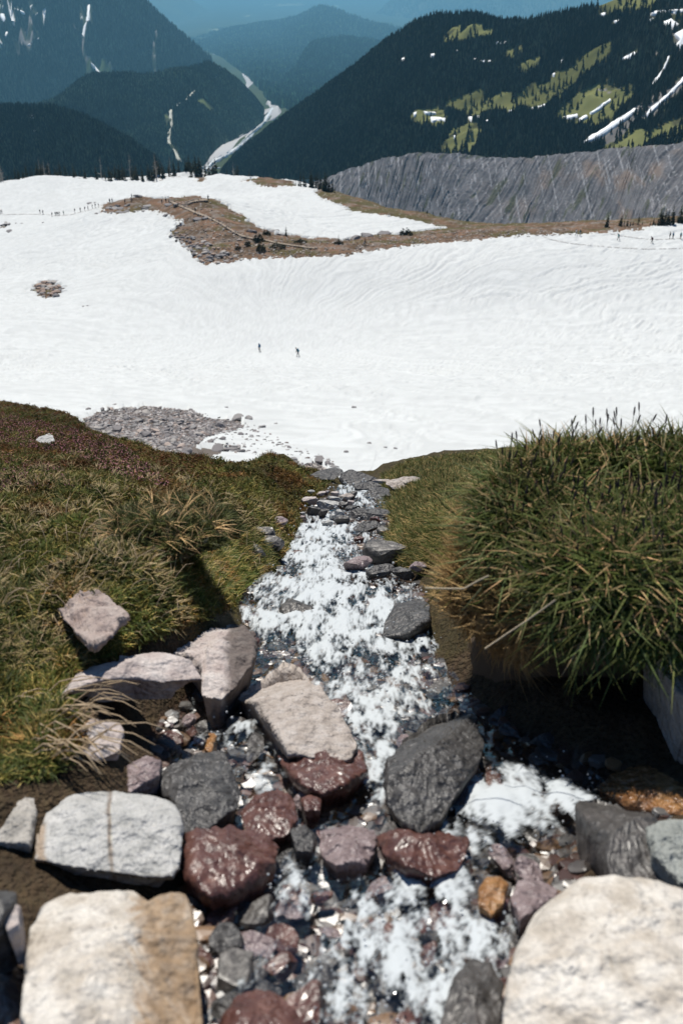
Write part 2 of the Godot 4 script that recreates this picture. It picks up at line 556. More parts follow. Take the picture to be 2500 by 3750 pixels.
	# ridge on the right
	ridge_net = hill_net([[[790, 660, 3700], [900, 670, 3400], [1080, 660, 3000], [1250, 650, 2760], [1500, 600, 2590], [1800, 598, 2430], [2100, 600, 2230], [2350, 575, 2050], [2700, 500, 1850]],
		[[830, 612, 4000], [930, 520, 4100], [1075, 412, 3900], [1250, 285, 3700], [1513, 96, 3400], [1690, 54, 3200], [1888, 92, 3050], [2110, 40, 2850], [2700, -170, 2600]]], 220, 130, hills.call(15.0, 0.0038), 600, 220, 0.5)
	var Z := func(l: Array) -> Array: return l.map(func(q): return [1250.0 + q[0] * 0.797, q[1] * 0.797])   # points read off an enlarged quarter
	var mead := []
	for m in [[[500, 480], [570, 450], [640, 440], [650, 480], [700, 460], [820, 460], [870, 410], [960, 380], [1040, 350], [1100, 280], [1180, 240], [1210, 235], [1200, 270], [1120, 310], [1060, 390], [960, 450], [890, 490], [780, 500], [640, 520], [500, 505]],
			[[1010, 520], [1060, 470], [1130, 430], [1180, 415], [1230, 440], [1300, 430], [1310, 470], [1250, 520], [1150, 560], [1080, 545], [1010, 530]],
			[[500, 145], [520, 130], [515, 180], [495, 185]], [[555, 160], [590, 125], [620, 125], [620, 160], [590, 165], [565, 180]], [[620, 160], [670, 150], [680, 170], [630, 180]],
			[[1200, 30], [1300, 5], [1450, 0], [1440, 20], [1330, 40], [1220, 60]], [[480, 660], [530, 640], [590, 650], [590, 690], [480, 695]], [[520, 600], [600, 575], [610, 610], [530, 640]],
			[[1370, 660], [1450, 610], [1568, 550], [1568, 590], [1450, 640]], [[1240, 650], [1370, 650], [1360, 690], [1250, 680]], [[640, 505], [700, 500], [680, 520]], [[340, 520], [420, 515], [470, 560], [400, 570], [345, 550]], [[780, 235], [800, 230], [795, 255], [770, 255]], [[830, 300], [890, 285], [880, 305], [840, 315]]]:
		for g in Geometry2D.offset_polygon(flat(Z.call(m), ridge_net), 9.0): mead.append(boxed(g))
	var stony := []
	for m in [[[1180, 400], [1230, 400], [1250, 430], [1190, 420]], [[1060, 690], [1110, 650], [1230, 590], [1330, 520], [1420, 440], [1520, 380], [1568, 340], [1568, 420], [1450, 540], [1300, 600], [1150, 670], [1080, 705]], [[1400, 250], [1460, 180], [1470, 210], [1440, 300]],
			[[1420, 60], [1568, 30], [1568, 80], [1480, 70]], [[950, 480], [1020, 440], [1050, 420], [1010, 470]], [[1500, 120], [1568, 100], [1568, 240], [1510, 220]]]:
		stony.append(boxed(flat(Z.call(m), ridge_net)))
	ground_on(ridge_net, "wooded_ridge", Color(0.03, 0.034, 0.018), Color(0.085, 0.085, 0.04), 0.006, [[mead, Color(0.135, 0.14, 0.055)], [stony, Color(0.19, 0.18, 0.17)]])
	var white := []
	for s in [[[1110, 660], [1140, 632], [1165, 622], [1200, 600], [1240, 570], [1290, 540], [1340, 508], [1358, 505], [1330, 535], [1270, 575], [1220, 612], [1180, 640], [1120, 660]],
			[[1390, 550], [1410, 510], [1450, 475], [1500, 435], [1568, 360], [1568, 380], [1500, 450], [1450, 495], [1410, 535]], [[1415, 70], [1440, 58], [1568, 50], [1568, 58], [1440, 70]], [[1470, 110], [1510, 95], [1545, 120], [1530, 140], [1500, 125]],
			[[1525, 170], [1568, 140], [1568, 230], [1535, 215], [1555, 190]], [[1290, 275], [1340, 245], [1350, 255], [1300, 290]], [[1140, 525], [1180, 495], [1230, 462], [1235, 468], [1190, 502], [1150, 528]], [[1015, 545], [1080, 530], [1085, 540], [1025, 554]],
			[[1085, 555], [1125, 535], [1128, 542], [1095, 562]], [[330, 525], [345, 520], [340, 540], [332, 540]], [[375, 518], [430, 520], [435, 527], [385, 530]], [[410, 545], [475, 548], [475, 560], [440, 556], [412, 565]], [[900, 495], [940, 485], [930, 500], [905, 508]],
			[[620, 540], [632, 538], [630, 550], [620, 548]], [[658, 560], [672, 556], [668, 568], [660, 570]], [[700, 560], [720, 555], [715, 568]], [[580, 545], [598, 545], [596, 560], [588, 560]], [[275, 275], [288, 270], [286, 292], [276, 295]], [[408, 256], [426, 252], [424, 268], [412, 268]],
			[[518, 238], [532, 238], [530, 246], [520, 246]], [[708, 204], [722, 198], [720, 210], [710, 212]], [[730, 205], [756, 195], [752, 212], [734, 214]], [[608, 276], [622, 275], [620, 286], [610, 286]], [[640, 285], [660, 284], [656, 294], [642, 294]], [[672, 286], [690, 284], [688, 292], [674, 294]],
			[[968, 345], [980, 342], [978, 356], [970, 356]], [[1005, 285], [1014, 283], [1012, 291], [1006, 291]], [[1412, 95], [1430, 92], [1430, 105], [1416, 106]], [[1250, 105], [1275, 100], [1272, 106], [1255, 109]], [[1188, 72], [1210, 66], [1208, 74], [1190, 78]], [[515, 630], [524, 628], [522, 640], [516, 640]],
			[[195, 572], [214, 570], [212, 578], [197, 578]], [[845, 508], [860, 505], [856, 514], [846, 516]], [[768, 515], [780, 512], [776, 522], [768, 522]], [[870, 505], [880, 500], [876, 516]], [[1415, 405], [1440, 370], [1470, 330], [1500, 262], [1506, 264], [1480, 335], [1450, 375], [1425, 410]]]:
		var z: Array = Z.call(s)
		for g in Geometry2D.offset_polygon(flat(z, ridge_net), 3.5): white.append(boxed(g))
		sheet(ridge_net, z, 2.2, snow, "snow_patch")
	var meadow_edge := func(w: Vector3) -> float:
		return 0.965 if inside(mead, w.x, w.z) else (0.75 if inside(stony, w.x, w.z) else (0.62 * smoothstep(0.2, 0.34, w.x / -w.z) * smoothstep(-0.1, 0.15, fbm.get_noise_2d(w.x * 0.006, w.z * 0.006)) + 0.1))
	wood(ridge_net, 85000, Vector2(6.5, 12.5), Color(0.042, 0.045, 0.028), white, "ridge_forest", "dark conifer forest on the ridge with green meadows and snow patches", meadow_edge)
	# the bare moraine wall below it
	var furrows := func(w: Vector3, u: float, v: float) -> float:
		var s := u * 60.0 - v * 6.2 + fbm.get_noise_2d(u * 5.0, v * 2.0) * 0.5
		var amp := smoothstep(0.0, 0.15, 1.0 - v) * 0.6 + 0.4
		var gap := 0.35 + 0.9 * absf(fbm.get_noise_2d(u * 11.0, v * 1.5 + 3.0))
		var f := (ridged.get_noise_2d(s * 1.1, v * 0.5) * 4.4 + ridged.get_noise_2d(s * 3.3 + 30.0, v * 0.9) * 2.6) * gap + ridged.get_noise_2d(s * 7.0, v * 1.6) * 0.8 + fbm.get_noise_2d(w.x * 0.06, w.y * 0.06 + w.z * 0.03) * 1.6
		return f * amp + fbm.get_noise_2d(u * 4.0, v * 1.2 + 5.0) * 5.0 + fbm.get_noise_2d(u * 40.0, 3.0) * 1.6 * smoothstep(0.8, 1.0, v)
	var mo := hill_net([[[980, 830, 2480], [1200, 860, 2480], [1336, 870, 2440], [1423, 880, 2390], [1521, 890, 2350], [1648, 900, 2270], [1872, 910, 2130], [2047, 910, 2000], [2246, 900, 1850], [2406, 890, 1740], [2700, 880, 1600]],
		[[1050, 694, 2790], [1200, 645, 2720], [1336, 606, 2660], [1423, 580, 2610], [1521, 561, 2570], [1648, 564, 2490], [1872, 571, 2360], [2047, 571, 2230], [2246, 551, 2085], [2406, 541, 1975], [2700, 480, 1820]]], 640, 120, furrows, 120, 60, 0.5)
	var mcol := PackedColorArray()
	var mp: PackedVector3Array = mo.p
	mcol.resize(mp.size())
	for i in mp.size():
		var u: float = float(i % int(mo.nu)) / (mo.nu - 1)
		var v: float = float(i / int(mo.nu)) / (mo.front - 1)
		var s: float = u * 60.0 - v * 6.2 + fbm.get_noise_2d(u * 5.0, v * 2.0) * 0.5
		var k := clampf(0.5 + 0.8 * ridged.get_noise_2d(s * 2.1, v * 0.7), 0, 1)
		var c := Color(0.064, 0.063, 0.069).lerp(Color(0.172, 0.168, 0.174), clampf(k * 0.75 + 0.5 * fbm.get_noise_2d(s * 0.9, v * 5.0) + 0.1, 0, 1))
		var warm := smoothstep(0.1, 0.5, fbm.get_noise_2d(u * 9.0 + 3.0, v * 2.0)) * smoothstep(0.5, 0.8, u)
		c = c.lerp(Color(0.23, 0.17, 0.13), warm * 0.6)
		var green := smoothstep(0.32, 0.45, fbm.get_noise_2d(s * 0.6 + 11.0, v * 2.0))
		c = c.lerp(Color(0.07, 0.075, 0.04), green * 0.7)
		if fine.get_noise_2d(mp[i].x * 0.21, mp[i].y * 0.21 + mp[i].z * 0.1) > 0.42: c = c.lerp(Color(0.36, 0.36, 0.37), 0.6)
		mcol[i] = c
	put(mi(grid_mesh(mp, mo.nu, mo.nv, mcol), matte(Color.WHITE, 1.0, true, 0.1)), "moraine_slope", "", "", "", "structure")
	bridge(floor_net)

func bridge(_net: Dictionary) -> void:
	var m := matte(lin(0.40, 0.42, 0.42), 0.8)
	var a := P(692, 611, 2510)
	var b := P(806, 617, 2510)
	var b0 := Node3D.new()
	put(b0, "road_bridge", "pale concrete road bridge crossing the gravel river bed in the valley", "bridge")
	b0.position = a.lerp(b, 0.5)
	b0.basis = Basis.looking_at((b - a).normalized(), Vector3.UP) * Basis(Vector3.UP, PI / 2)
	var length := a.distance_to(b)
	var box := func(s: Vector3) -> Mesh:
		var q := BoxMesh.new()
		q.size = s
		return q
	part(b0, "deck", box.call(Vector3(length, 3.0, 10.0)), m)
	for s in [-1, 1]:
		part(b0, "railing", box.call(Vector3(length, 1.1, 0.4)), m, Vector3(0, 2.05, s * 4.8))
		part(b0, "girder", box.call(Vector3(length, 2.4, 0.8)), m, Vector3(0, -2.7, s * 3.2))
	for x in [-0.16, 0.22]:
		part(b0, "pier", box.call(Vector3(3.0, 24.0, 7.0)), m, Vector3(x * length, -15.5, 0))

# ======================= MIDDLE GROUND: snowfield and ridge =======================
const MID_COLS := 620
const MID_SPREAD := 0.47
var mid_d := PackedFloat32Array()
var mid_h := PackedFloat32Array()          # base ground height on the fan grid
var snow_h := PackedFloat32Array()         # snow surface, or the ground where there is none
var dirt_polys: Array = []

func mid_controls() -> Array:
	var c := []
	for q in [[1600, 1765, 36], [2200, 1755, 36], [2800, 1750, 36], [1100, 1740, 38], [500, 1640, 44], [0, 1580, 46], [-500, 1560, 46],
			[-400, 1500, 60], [0, 1500, 62], [600, 1500, 72], [1250, 1500, 80], [1900, 1500, 80], [2700, 1500, 80],
			[-400, 1400, 95], [0, 1400, 100], [600, 1400, 110], [1250, 1400, 115], [2000, 1400, 115], [2800, 1400, 115],
			[-300, 1300, 150], [500, 1300, 172], [1020, 1300, 188], [1700, 1300, 178], [2700, 1300, 160],
			[-300, 1200, 190], [0, 1200, 195], [600, 1200, 205], [1250, 1200, 208], [1900, 1200, 200], [2700, 1200, 190],
			[-300, 1100, 240], [0, 1100, 238], [600, 1100, 225], [1250, 1100, 226], [1900, 1100, 220], [2700, 1100, 214],
			[-300, 1000, 305], [0, 1000, 298], [400, 1000, 262], [750, 1000, 240], [1250, 1000, 239], [1800, 990, 235], [2700, 990, 232],
			[757, 973, 246], [1000, 946, 250], [1250, 937, 250], [1650, 886, 262], [1900, 864, 265], [2200, 857, 268], [2350, 843, 274], [2500, 822, 288], [2800, 800, 300],
			[640, 745, 335], [717, 778, 305], [800, 815, 286], [880, 860, 272], [1000, 885, 264], [1150, 912, 257],
			[765, 730, 358], [850, 768, 328], [937, 830, 296], [1021, 860, 284], [1200, 874, 280], [1400, 858, 293], [1639, 834, 316],
			[500, 722, 372], [612, 725, 375], [400, 748, 370], [429, 787, 345], [531, 773, 352], [604, 784, 335], [640, 850, 290], [700, 930, 257],
			[400, 900, 300], [560, 850, 306], [300, 800, 372], [0, 900, 360], [-300, 900, 360], [-300, 780, 440], [0, 780, 440], [250, 780, 425], [100, 705, 478], [300, 705, 472], [520, 698, 455],
			[900, 720, 430], [1000, 760, 380], [1150, 800, 340], [1350, 825, 322], [1100, 852, 296]]:
		var w := P(q[0], q[1], q[2])
		c.append(w)
	for q in [[-400, 700, 495], [0, 680, 500], [60, 668, 503], [122, 651, 505], [240, 653, 505], [316, 666, 505], [440, 676, 505], [560, 671, 510], [602, 658, 515], [658, 648, 520], [699, 652, 520], [730, 668, 520], [780, 645, 520], [826, 639, 520], [876, 659, 515], [925, 668, 512], [986, 690, 500], [1060, 685, 485], [1140, 686, 460],
			[1228, 709, 440], [1274, 722, 430], [1340, 746, 415], [1406, 759, 400], [1548, 780, 362], [1700, 813, 335], [1900, 822, 326], [2137, 817, 330], [2350, 817, 338], [2500, 806, 345], [2800, 790, 350]]:
		var w := P(q[0], q[1], q[2])
		c.append(w)
		var away := Vector3(w.x / -w.z, 0, -1)
		var gentle: bool = q[0] < 900
		c.append(w + away * 60.0 + Vector3.DOWN * (16.5 if gentle else 34.0))
		c.append(w + away * 320.0 + Vector3.DOWN * (125.0 if gentle else 190.0))
	for x in [-0.5, 0.0, 0.5]: c.append(Vector3(x * 20.0, -11.6, -20.0))
	return c

func phi(d2: float) -> float:
	return sqrt(d2 + 60.0)

func build_heights() -> void:
	for seg in [[16.0, 60.0, 60], [60.0, 220.0, 110], [220.0, 380.0, 210], [380.0, 545.0, 85], [545.0, 900.0, 21]]:
		for i in seg[2]: mid_d.append(seg[0] + (seg[1] - seg[0]) * i / seg[2])
	mid_d.append(900.0)
	var c := mid_controls()
	var n := c.size()
	var m := []
	for i in n:
		var row := PackedFloat64Array()
		row.resize(n + 1)
		for j in n:
			var dx: float = c[i].x - c[j].x
			var dz: float = c[i].z - c[j].z
			row[j] = phi(dx * dx + dz * dz)
		row[i] -= 0.4
		row[n] = c[i].y + 0.28 * -c[i].z
		m.append(row)
	for k in n:
		var best := k
		for i in range(k + 1, n):
			if absf(m[i][k]) > absf(m[best][k]): best = i
		var t = m[k]; m[k] = m[best]; m[best] = t
		var pr: PackedFloat64Array = m[k]
		for i in range(k + 1, n):
			var ri: PackedFloat64Array = m[i]
			var f := ri[k] / pr[k]
			if f == 0.0: continue
			for j in range(k, n + 1): ri[j] -= f * pr[j]
			m[i] = ri
	var wgt := PackedFloat64Array()
	wgt.resize(n)
	for k in range(n - 1, -1, -1):
		var s: float = m[k][n]
		for j in range(k + 1, n): s -= m[k][j] * wgt[j]
		wgt[k] = s / m[k][k]
	# coarse heights, then Catmull-Rom to the full fan
	var step_r := 5
	var nr := mid_d.size()
	var rows_c := []
	var i_r := 0
	while i_r < nr:
		rows_c.append(i_r)
		i_r += step_r
	if rows_c[-1] != nr - 1: rows_c.append(nr - 1)
	var nc := 105
	var coarse := []
	for ri in rows_c:
		var d := mid_d[ri]
		var line := PackedFloat32Array()
		line.resize(nc)
		for k in nc:
			var x := (float(k) / (nc - 1) * 2.0 - 1.0) * MID_SPREAD * d
			var h := 0.0
			for j in n:
				var q: Vector3 = c[j]
				var dx := x - q.x
				var dz := -d - q.z
				h += wgt[j] * sqrt(dx * dx + dz * dz + 60.0)
			line[k] = h - 0.28 * d
		coarse.append(line)
	var wide := []
	for line in coarse:
		var o := PackedFloat32Array()
		o.resize(MID_COLS)
		for u in MID_COLS:
			var f := float(u) / (MID_COLS - 1) * (nc - 1)
			var k := mini(int(f), nc - 2)
			o[u] = cubic_interpolate(line[k], line[k + 1], line[maxi(k - 1, 0)], line[mini(k + 2, nc - 1)], f - k)
		wide.append(o)
	mid_h.resize(nr * MID_COLS)
	for v in nr:
		var f := float(v) / step_r
		var k := mini(int(f), wide.size() - 2)
		var t := (mid_d[v] - mid_d[rows_c[k]]) / (mid_d[rows_c[k + 1]] - mid_d[rows_c[k]])
		var a: PackedFloat32Array = wide[maxi(k - 1, 0)]
		var b: PackedFloat32Array = wide[k]
		var cc: PackedFloat32Array = wide[k + 1]
		var d: PackedFloat32Array = wide[mini(k + 2, wide.size() - 1)]
		for u in MID_COLS: mid_h[v * MID_COLS + u] = cubic_interpolate(b[u], cc[u], a[u], d[u], t)

func on_mid(px: float, py: float, field: PackedFloat32Array) -> Vector3:      # where a photo pixel first meets the middle ground
	var r := ray(px, py)
	var f := clampf((r.x / MID_SPREAD + 1.0) * 0.5, 0.0, 1.0) * (MID_COLS - 1)
	var u := mini(int(f), MID_COLS - 2)
	var t := f - u
	var before := 0.0
	for v in mid_d.size():
		var h := lerpf(field[v * MID_COLS + u], field[v * MID_COLS + u + 1], t)
		var gap := r.y * mid_d[v] - h
		if gap <= 0.0 and v > 0:
			var s := before / (before - gap) if before > gap else 1.0
			return r * lerpf(mid_d[v - 1], mid_d[v], clampf(s, 0, 1))
		before = gap
	return r * 500.0

func height_at(x: float, z: float, field: PackedFloat32Array) -> float:
	var d := clampf(-z, mid_d[0], mid_d[-1] - 0.01)
	var v := clampi(mid_d.bsearch(d) - 1, 0, mid_d.size() - 2)
	var t := (d - mid_d[v]) / (mid_d[v + 1] - mid_d[v])
	var f := clampf((x / d / MID_SPREAD + 1.0) * 0.5, 0.0, 1.0) * (MID_COLS - 1)
	var u := mini(int(f), MID_COLS - 2)
	var s := f - u
	var a := v * MID_COLS + u
	return lerpf(lerpf(field[a], field[a + 1], s), lerpf(field[a + MID_COLS], field[a + MID_COLS + 1], s), t)

func mid_poly(outline: Array) -> Dictionary:
	var o := PackedVector2Array()
	for q in outline:
		var w := on_mid(q[0], q[1], mid_h)
		o.append(Vector2(w.x, w.z))
	return boxed(o)

func middle_ground() -> void:
	build_heights()
	var nr := mid_d.size()
	var ridge_out := [[357, 762], [388, 745], [434, 735], [480, 730], [502, 720], [541, 722], [576, 730], [612, 725], [663, 719], [730, 721], [765, 728], [787, 732], [826, 747], [849, 768], [891, 791], [914, 814], [937, 830], [967, 839], [998, 847], [1021, 860], [1078, 864], [1132, 872], [1200, 875], [1261, 881], [1307, 869], [1398, 857], [1465, 858], [1510, 850], [1589, 840], [1639, 835]]
	var strip_top := [[1539, 817], [1465, 803], [1382, 792], [1290, 776], [1228, 751], [1183, 730], [1152, 702]]
	var ridge_low := [[2560, 815], [2500, 820], [2436, 825], [2394, 834], [2348, 843], [2283, 850], [2233, 856], [2137, 860], [2015, 861], [1988, 868], [1938, 864], [1900, 864], [1808, 875], [1649, 888], [1569, 896], [1409, 920], [1250, 939], [1200, 942], [1059, 946], [983, 946], [921, 948], [876, 949], [864, 956], [845, 963], [799, 967], [757, 973], [726, 958], [715, 939], [696, 925], [677, 902], [646, 883], [623, 868], [631, 849], [650, 833], [669, 822], [642, 809], [619, 791], [607, 786], [577, 777], [531, 774], [474, 782], [429, 788], [378, 784], [372, 774]]
	# the ridge with its far edge, the strip beyond the second snow patch and the ground behind the crest
	var r2 := PackedVector2Array()
	for q in ridge_out + strip_top:
		var w := on_mid(q[0], q[1], mid_h)
		r2.append(Vector2(w.x, w.z))
	for q in [[60.0, 560.0], [300.0, 760.0]]: r2.append(Vector2(q[0] * -0.1, -q[1]))
	r2.append(Vector2(380.0, -700.0))
	r2.append(Vector2(170.0, -330.0))
	for q in ridge_low:
		var w := on_mid(q[0], q[1], mid_h)
		r2.append(Vector2(w.x, w.z))
	dirt_polys = [boxed(r2), mid_poly([[120, 1062], [128, 1050], [150, 1035], [175, 1032], [205, 1036], [222, 1048], [234, 1062], [230, 1075], [205, 1088], [172, 1099], [150, 1094], [142, 1078]]),
		mid_poly([[876, 662], [925, 657], [990, 652], [1060, 664], [1100, 684], [1060, 686], [1013, 688], [986, 691], [956, 683], [920, 671]]), mid_poly([[0, 835], [36, 818], [30, 826], [0, 842]])]
	var scree := mid_poly([[300, 1545], [390, 1500], [470, 1492], [560, 1488], [650, 1497], [705, 1502], [760, 1530], [880, 1545], [915, 1565], [850, 1580], [760, 1600], [720, 1640], [880, 1640], [880, 1655], [800, 1668], [700, 1700], [560, 1700], [380, 1640]])
	var scree2 := mid_poly([[900, 1700], [1000, 1690], [1060, 1680], [1110, 1700], [1170, 1690], [1200, 1720], [1180, 1760], [1060, 1790], [900, 1740]])
	dirt_polys.append(scree)
	dirt_polys.append(scree2)
	var crest_gap := mid_poly([[699, 655], [719, 650], [750, 648], [756, 656], [740, 668], [722, 667]])
	dirt_polys.append(crest_gap)
	var count := nr * MID_COLS
	var bare := PackedByteArray()
	bare.resize(count)
	snow_h.resize(count)
	var snow_p := PackedVector3Array()
	var dirt_p := PackedVector3Array()
	var dirt_c := PackedColorArray()
	var snow_c := PackedColorArray()
	snow_p.resize(count); dirt_p.resize(count); dirt_c.resize(count); snow_c.resize(count)
	var sink := P(1000, 1200, 205)
	for v in nr:
		var d := mid_d[v]
		for u in MID_COLS:
			var i := v * MID_COLS + u
			var x := (float(u) / (MID_COLS - 1) * 2.0 - 1.0) * MID_SPREAD * d
			var h := mid_h[i]
			var wob := d * 0.006
			var jx := x + fine.get_noise_2d(x * 0.35, d * 0.35) * wob
			var jz := -d + fine.get_noise_2d(x * 0.35 + 70.0, d * 0.35) * wob * 1.6
			var b := inside(dirt_polys, jx, jz) or (d > 528.0 and h < -118.0)
			bare[i] = 1 if b else 0
			var big := fbm.get_noise_2d(x * 0.02, d * 0.02)
			# runnels that lead down into the bowl, and sun cups
			var ox := x - sink.x
			var oz := -d - sink.z
			var rr := sqrt(ox * ox + oz * oz) + 6.0
			var th := atan2(ox, oz) + big * 0.25
			var ln := log(rr)
			var run := fine.get_noise_2d(th * 34.0, ln * 0.55) * minf(rr * 0.0042, 0.34) + fine.get_noise_2d(th * 95.0 + 9.0, ln * 0.9) * minf(rr * 0.0022, 0.18)
			run += ridged.get_noise_2d(th * 60.0, ln * 1.1) * minf(rr * 0.0010, 0.09)
			run *= 0.25 + 0.75 * smoothstep(50.0, 150.0, d)
			var cups := fine.get_noise_2d(x * 0.7, d * 0.33) * 0.01 + fine.get_noise_2d(x * 0.23 + 5.0, d * 0.12) * 0.05
			var s := h + ((-0.9 if d > 100.0 else -0.2) if b else 0.45 + run + cups + big * 0.5)
			if not b and d < 60.0: s = h + 0.2 + run + cups * 0.6
			snow_p[i] = Vector3(x, s, -d)
			var clean := 0.475 + 0.055 * fine.get_noise_2d(th * 50.0, ln * 0.6) + 0.03 * fbm.get_noise_2d(x * 0.3, d * 0.15)
			snow_c[i] = Color(clean * 0.965, clean * 1.0, clean * 0.995)
			var rough := fbm.get_noise_2d(x * 0.12, d * 0.12) * 0.9 + ridged.get_noise_2d(x * 0.3, d * 0.3) * 0.35
			dirt_p[i] = Vector3(x, h + rough * (0.8 if d > 100.0 else 0.35) - 0.1, -d)
			snow_h[i] = maxf(s, dirt_p[i].y)
			var k := clampf(0.5 + fbm.get_noise_2d(x * 0.09 + 20.0, d * 0.09), 0, 1)
			var c := Color(0.165, 0.105, 0.072).lerp(Color(0.085, 0.062, 0.043), k)
			var grey := smoothstep(0.05, 0.4, fbm.get_noise_2d(x * 0.16 + 90.0, d * 0.16))
			c = c.lerp(Color(0.19, 0.175, 0.16), grey * 0.55)
			var green := smoothstep(0.12, 0.4, fbm.get_noise_2d(x * 0.045 + 7.0, d * 0.06))
			if d > 300.0 and x > -20.0: green = maxf(green, smoothstep(-0.25, 0.2, fbm.get_noise_2d(x * 0.05, d * 0.05)))
			c = c.lerp(Color(0.075, 0.07, 0.032), green * 0.8)
			if fine.get_noise_2d(x * 0.9, d * 0.9) > 0.5: c = c.lerp(Color(0.30, 0.27, 0.24), 0.5)
			if d < 100.0: c = Color(0.085, 0.07, 0.06).lerp(Color(0.14, 0.125, 0.115), k)
			dirt_c[i] = c
	var keep_s := PackedByteArray()
	var keep_d := PackedByteArray()
	keep_s.resize(count); keep_d.resize(count)
	for v in nr - 1:
		for u in MID_COLS - 1:
			var i := v * MID_COLS + u
			var n := bare[i] + bare[i + 1] + bare[i + MID_COLS] + bare[i + MID_COLS + 1]
			keep_s[i] = 1 if n < 4 and mid_d[v] < 545.0 else 0
			keep_d[i] = 0
			for o in [0, 2, -2, 2 * MID_COLS, -2 * MID_COLS]:
				var j: int = i + o
				if j >= 0 and j < count and bare[j]: keep_d[i] = 1
			if mid_d[v] > 505.0: keep_d[i] = 1
	var snow_m := matte(Color.WHITE, 0.75, true, 0.25)
	var grain := ImageTexture.create_from_image(noise_image(512, 0.02, 4, 31))
	snow_m.uv1_triplanar = true
	snow_m.uv1_world_triplanar = true
	snow_m.uv1_scale = Vector3.ONE * 0.16
	snow_m.heightmap_enabled = true
	snow_m.heightmap_texture = grain
	snow_m.heightmap_scale = 2.0
	put(mi(grid_mesh(snow_p, MID_COLS, nr, snow_c, keep_s), snow_m), "snowfield", "broad white summer snowfield with curved melt runnels", "snow", "", "structure")
	var dirt_m := matte(Color.WHITE, 1.0, true, 0.1)
	put(mi(grid_mesh(dirt_p, MID_COLS, nr, dirt_c, keep_d), dirt_m), "ridge_ground", "bare brown earth ridge rising between two patches of snow", "ridge", "", "structure")
	# trodden tracks across the snow
	var trod := matte(lin(0.36, 0.355, 0.345), 0.95)
	for line in [[[1990, 868], [2020, 878], [2080, 890], [2160, 899], [2260, 907], [2380, 912], [2500, 909], [2620, 900]], [[2233, 857], [2290, 866], [2350, 874], [2400, 877], [2500, 873], [2600, 868]], [[-60, 786], [60, 785], [150, 785], [230, 789], [300, 777], [360, 761]], [[1378, 1640], [1372, 1680], [1352, 1730], [1335, 1762]]]:
		var p := PackedVector3Array()
		var pts := resample(line.map(func(a): return Vector3(a[0], a[1], 0)), 130)
		for i in 130:
			var q: Vector3 = pts[i]
			q.y += fine.get_noise_1d(i * 0.31) * 1.6
			var a := on_mid(q.x, q.y + 1.1, snow_h)
			var b := on_mid(q.x, q.y - 1.1, snow_h)
			if a.distance_to(b) > 9.0: b = a + (b - a).normalized() * 1.5
			p.append_array([a + Vector3.UP * 0.06, b + Vector3.UP * 0.06])
		var idx := PackedInt32Array()
		for i in 129: if fine.get_noise_1d(i * 0.9 + 50.0) > -0.25: idx.append_array([i * 2, i * 2 + 1, i * 2 + 2, i * 2 + 1, i * 2 + 3, i * 2 + 2])
		put(mi(indexed(p, idx), trod), "snow_track", "", "", "", "structure")

# ======================= ROCKS, TREES, PEOPLE =======================
var stones: Array = []          # unit stones, flat faced
var stone_mats: Array = []

func icosphere(level: int) -> Array:
	var t := (1.0 + sqrt(5.0)) / 2.0
	var v: Array = []
	for q in [[-1, t, 0], [1, t, 0], [-1, -t, 0], [1, -t, 0], [0, -1, t], [0, 1, t], [0, -1, -t], [0, 1, -t], [t, 0, -1], [t, 0, 1], [-t, 0, -1], [-t, 0, 1]]:
		v.append(Vector3(q[0], q[1], q[2]).normalized())
	var f: Array = [[0, 11, 5], [0, 5, 1], [0, 1, 7], [0, 7, 10], [0, 10, 11], [1, 5, 9], [5, 11, 4], [11, 10, 2], [10, 7, 6], [7, 1, 8], [3, 9, 4], [3, 4, 2], [3, 2, 6], [3, 6, 8], [3, 8, 9], [4, 9, 5], [2, 4, 11], [6, 2, 10], [8, 6, 7], [9, 8, 1]]
	for l in level:
		var mid := {}
		var nf: Array = []
		for tri in f:
			var m := []
			for e in 3:
				var a: int = tri[e]
				var b: int = tri[(e + 1) % 3]
				var key := mini(a, b) * 100000 + maxi(a, b)
				if not mid.has(key):
					mid[key] = v.size()
					v.append(((v[a] + v[b]) * 0.5).normalized())
				m.append(mid[key])
			nf.append_array([[tri[0], m[0], m[2]], [tri[1], m[1], m[0]], [tri[2], m[2], m[1]], [m[0], m[1], m[2]]])
		f = nf
	return [v, f]

func stone(sd: int, level := 1, cuts := 7, rough := 0.04) -> ArrayMesh:
	var r := RandomNumberGenerator.new()
	r.seed = sd
	var ico := icosphere(level)
	var planes := []
	for i in cuts:
		planes.append([Vector3(r.randf_range(-1, 1), r.randf_range(-0.9, 1), r.randf_range(-1, 1)).normalized(), r.randf_range(0.45, 0.8)])
	planes.append([Vector3(r.randf_range(-0.2, 0.2), 1, r.randf_range(-0.2, 0.2)).normalized(), r.randf_range(0.35, 0.6)])
	var p := PackedVector3Array()
	for q in ico[0]:
		var w: Vector3 = q
		for pl in planes:
			var d: float = w.dot(pl[0]) - pl[1]
			if d > 0.0: w -= pl[0] * d
		w += w.normalized() * fbm.get_noise_3d(w.x * 1.7 + sd, w.y * 1.7, w.z * 1.7) * rough * 3.0
		p.append(Vector3(w.x * 1.15, w.y, w.z))
	var idx := PackedInt32Array()
	for t in ico[1]: idx.append_array([t[0], t[2], t[1]])
	return indexed(p, idx, PackedColorArray(), false)

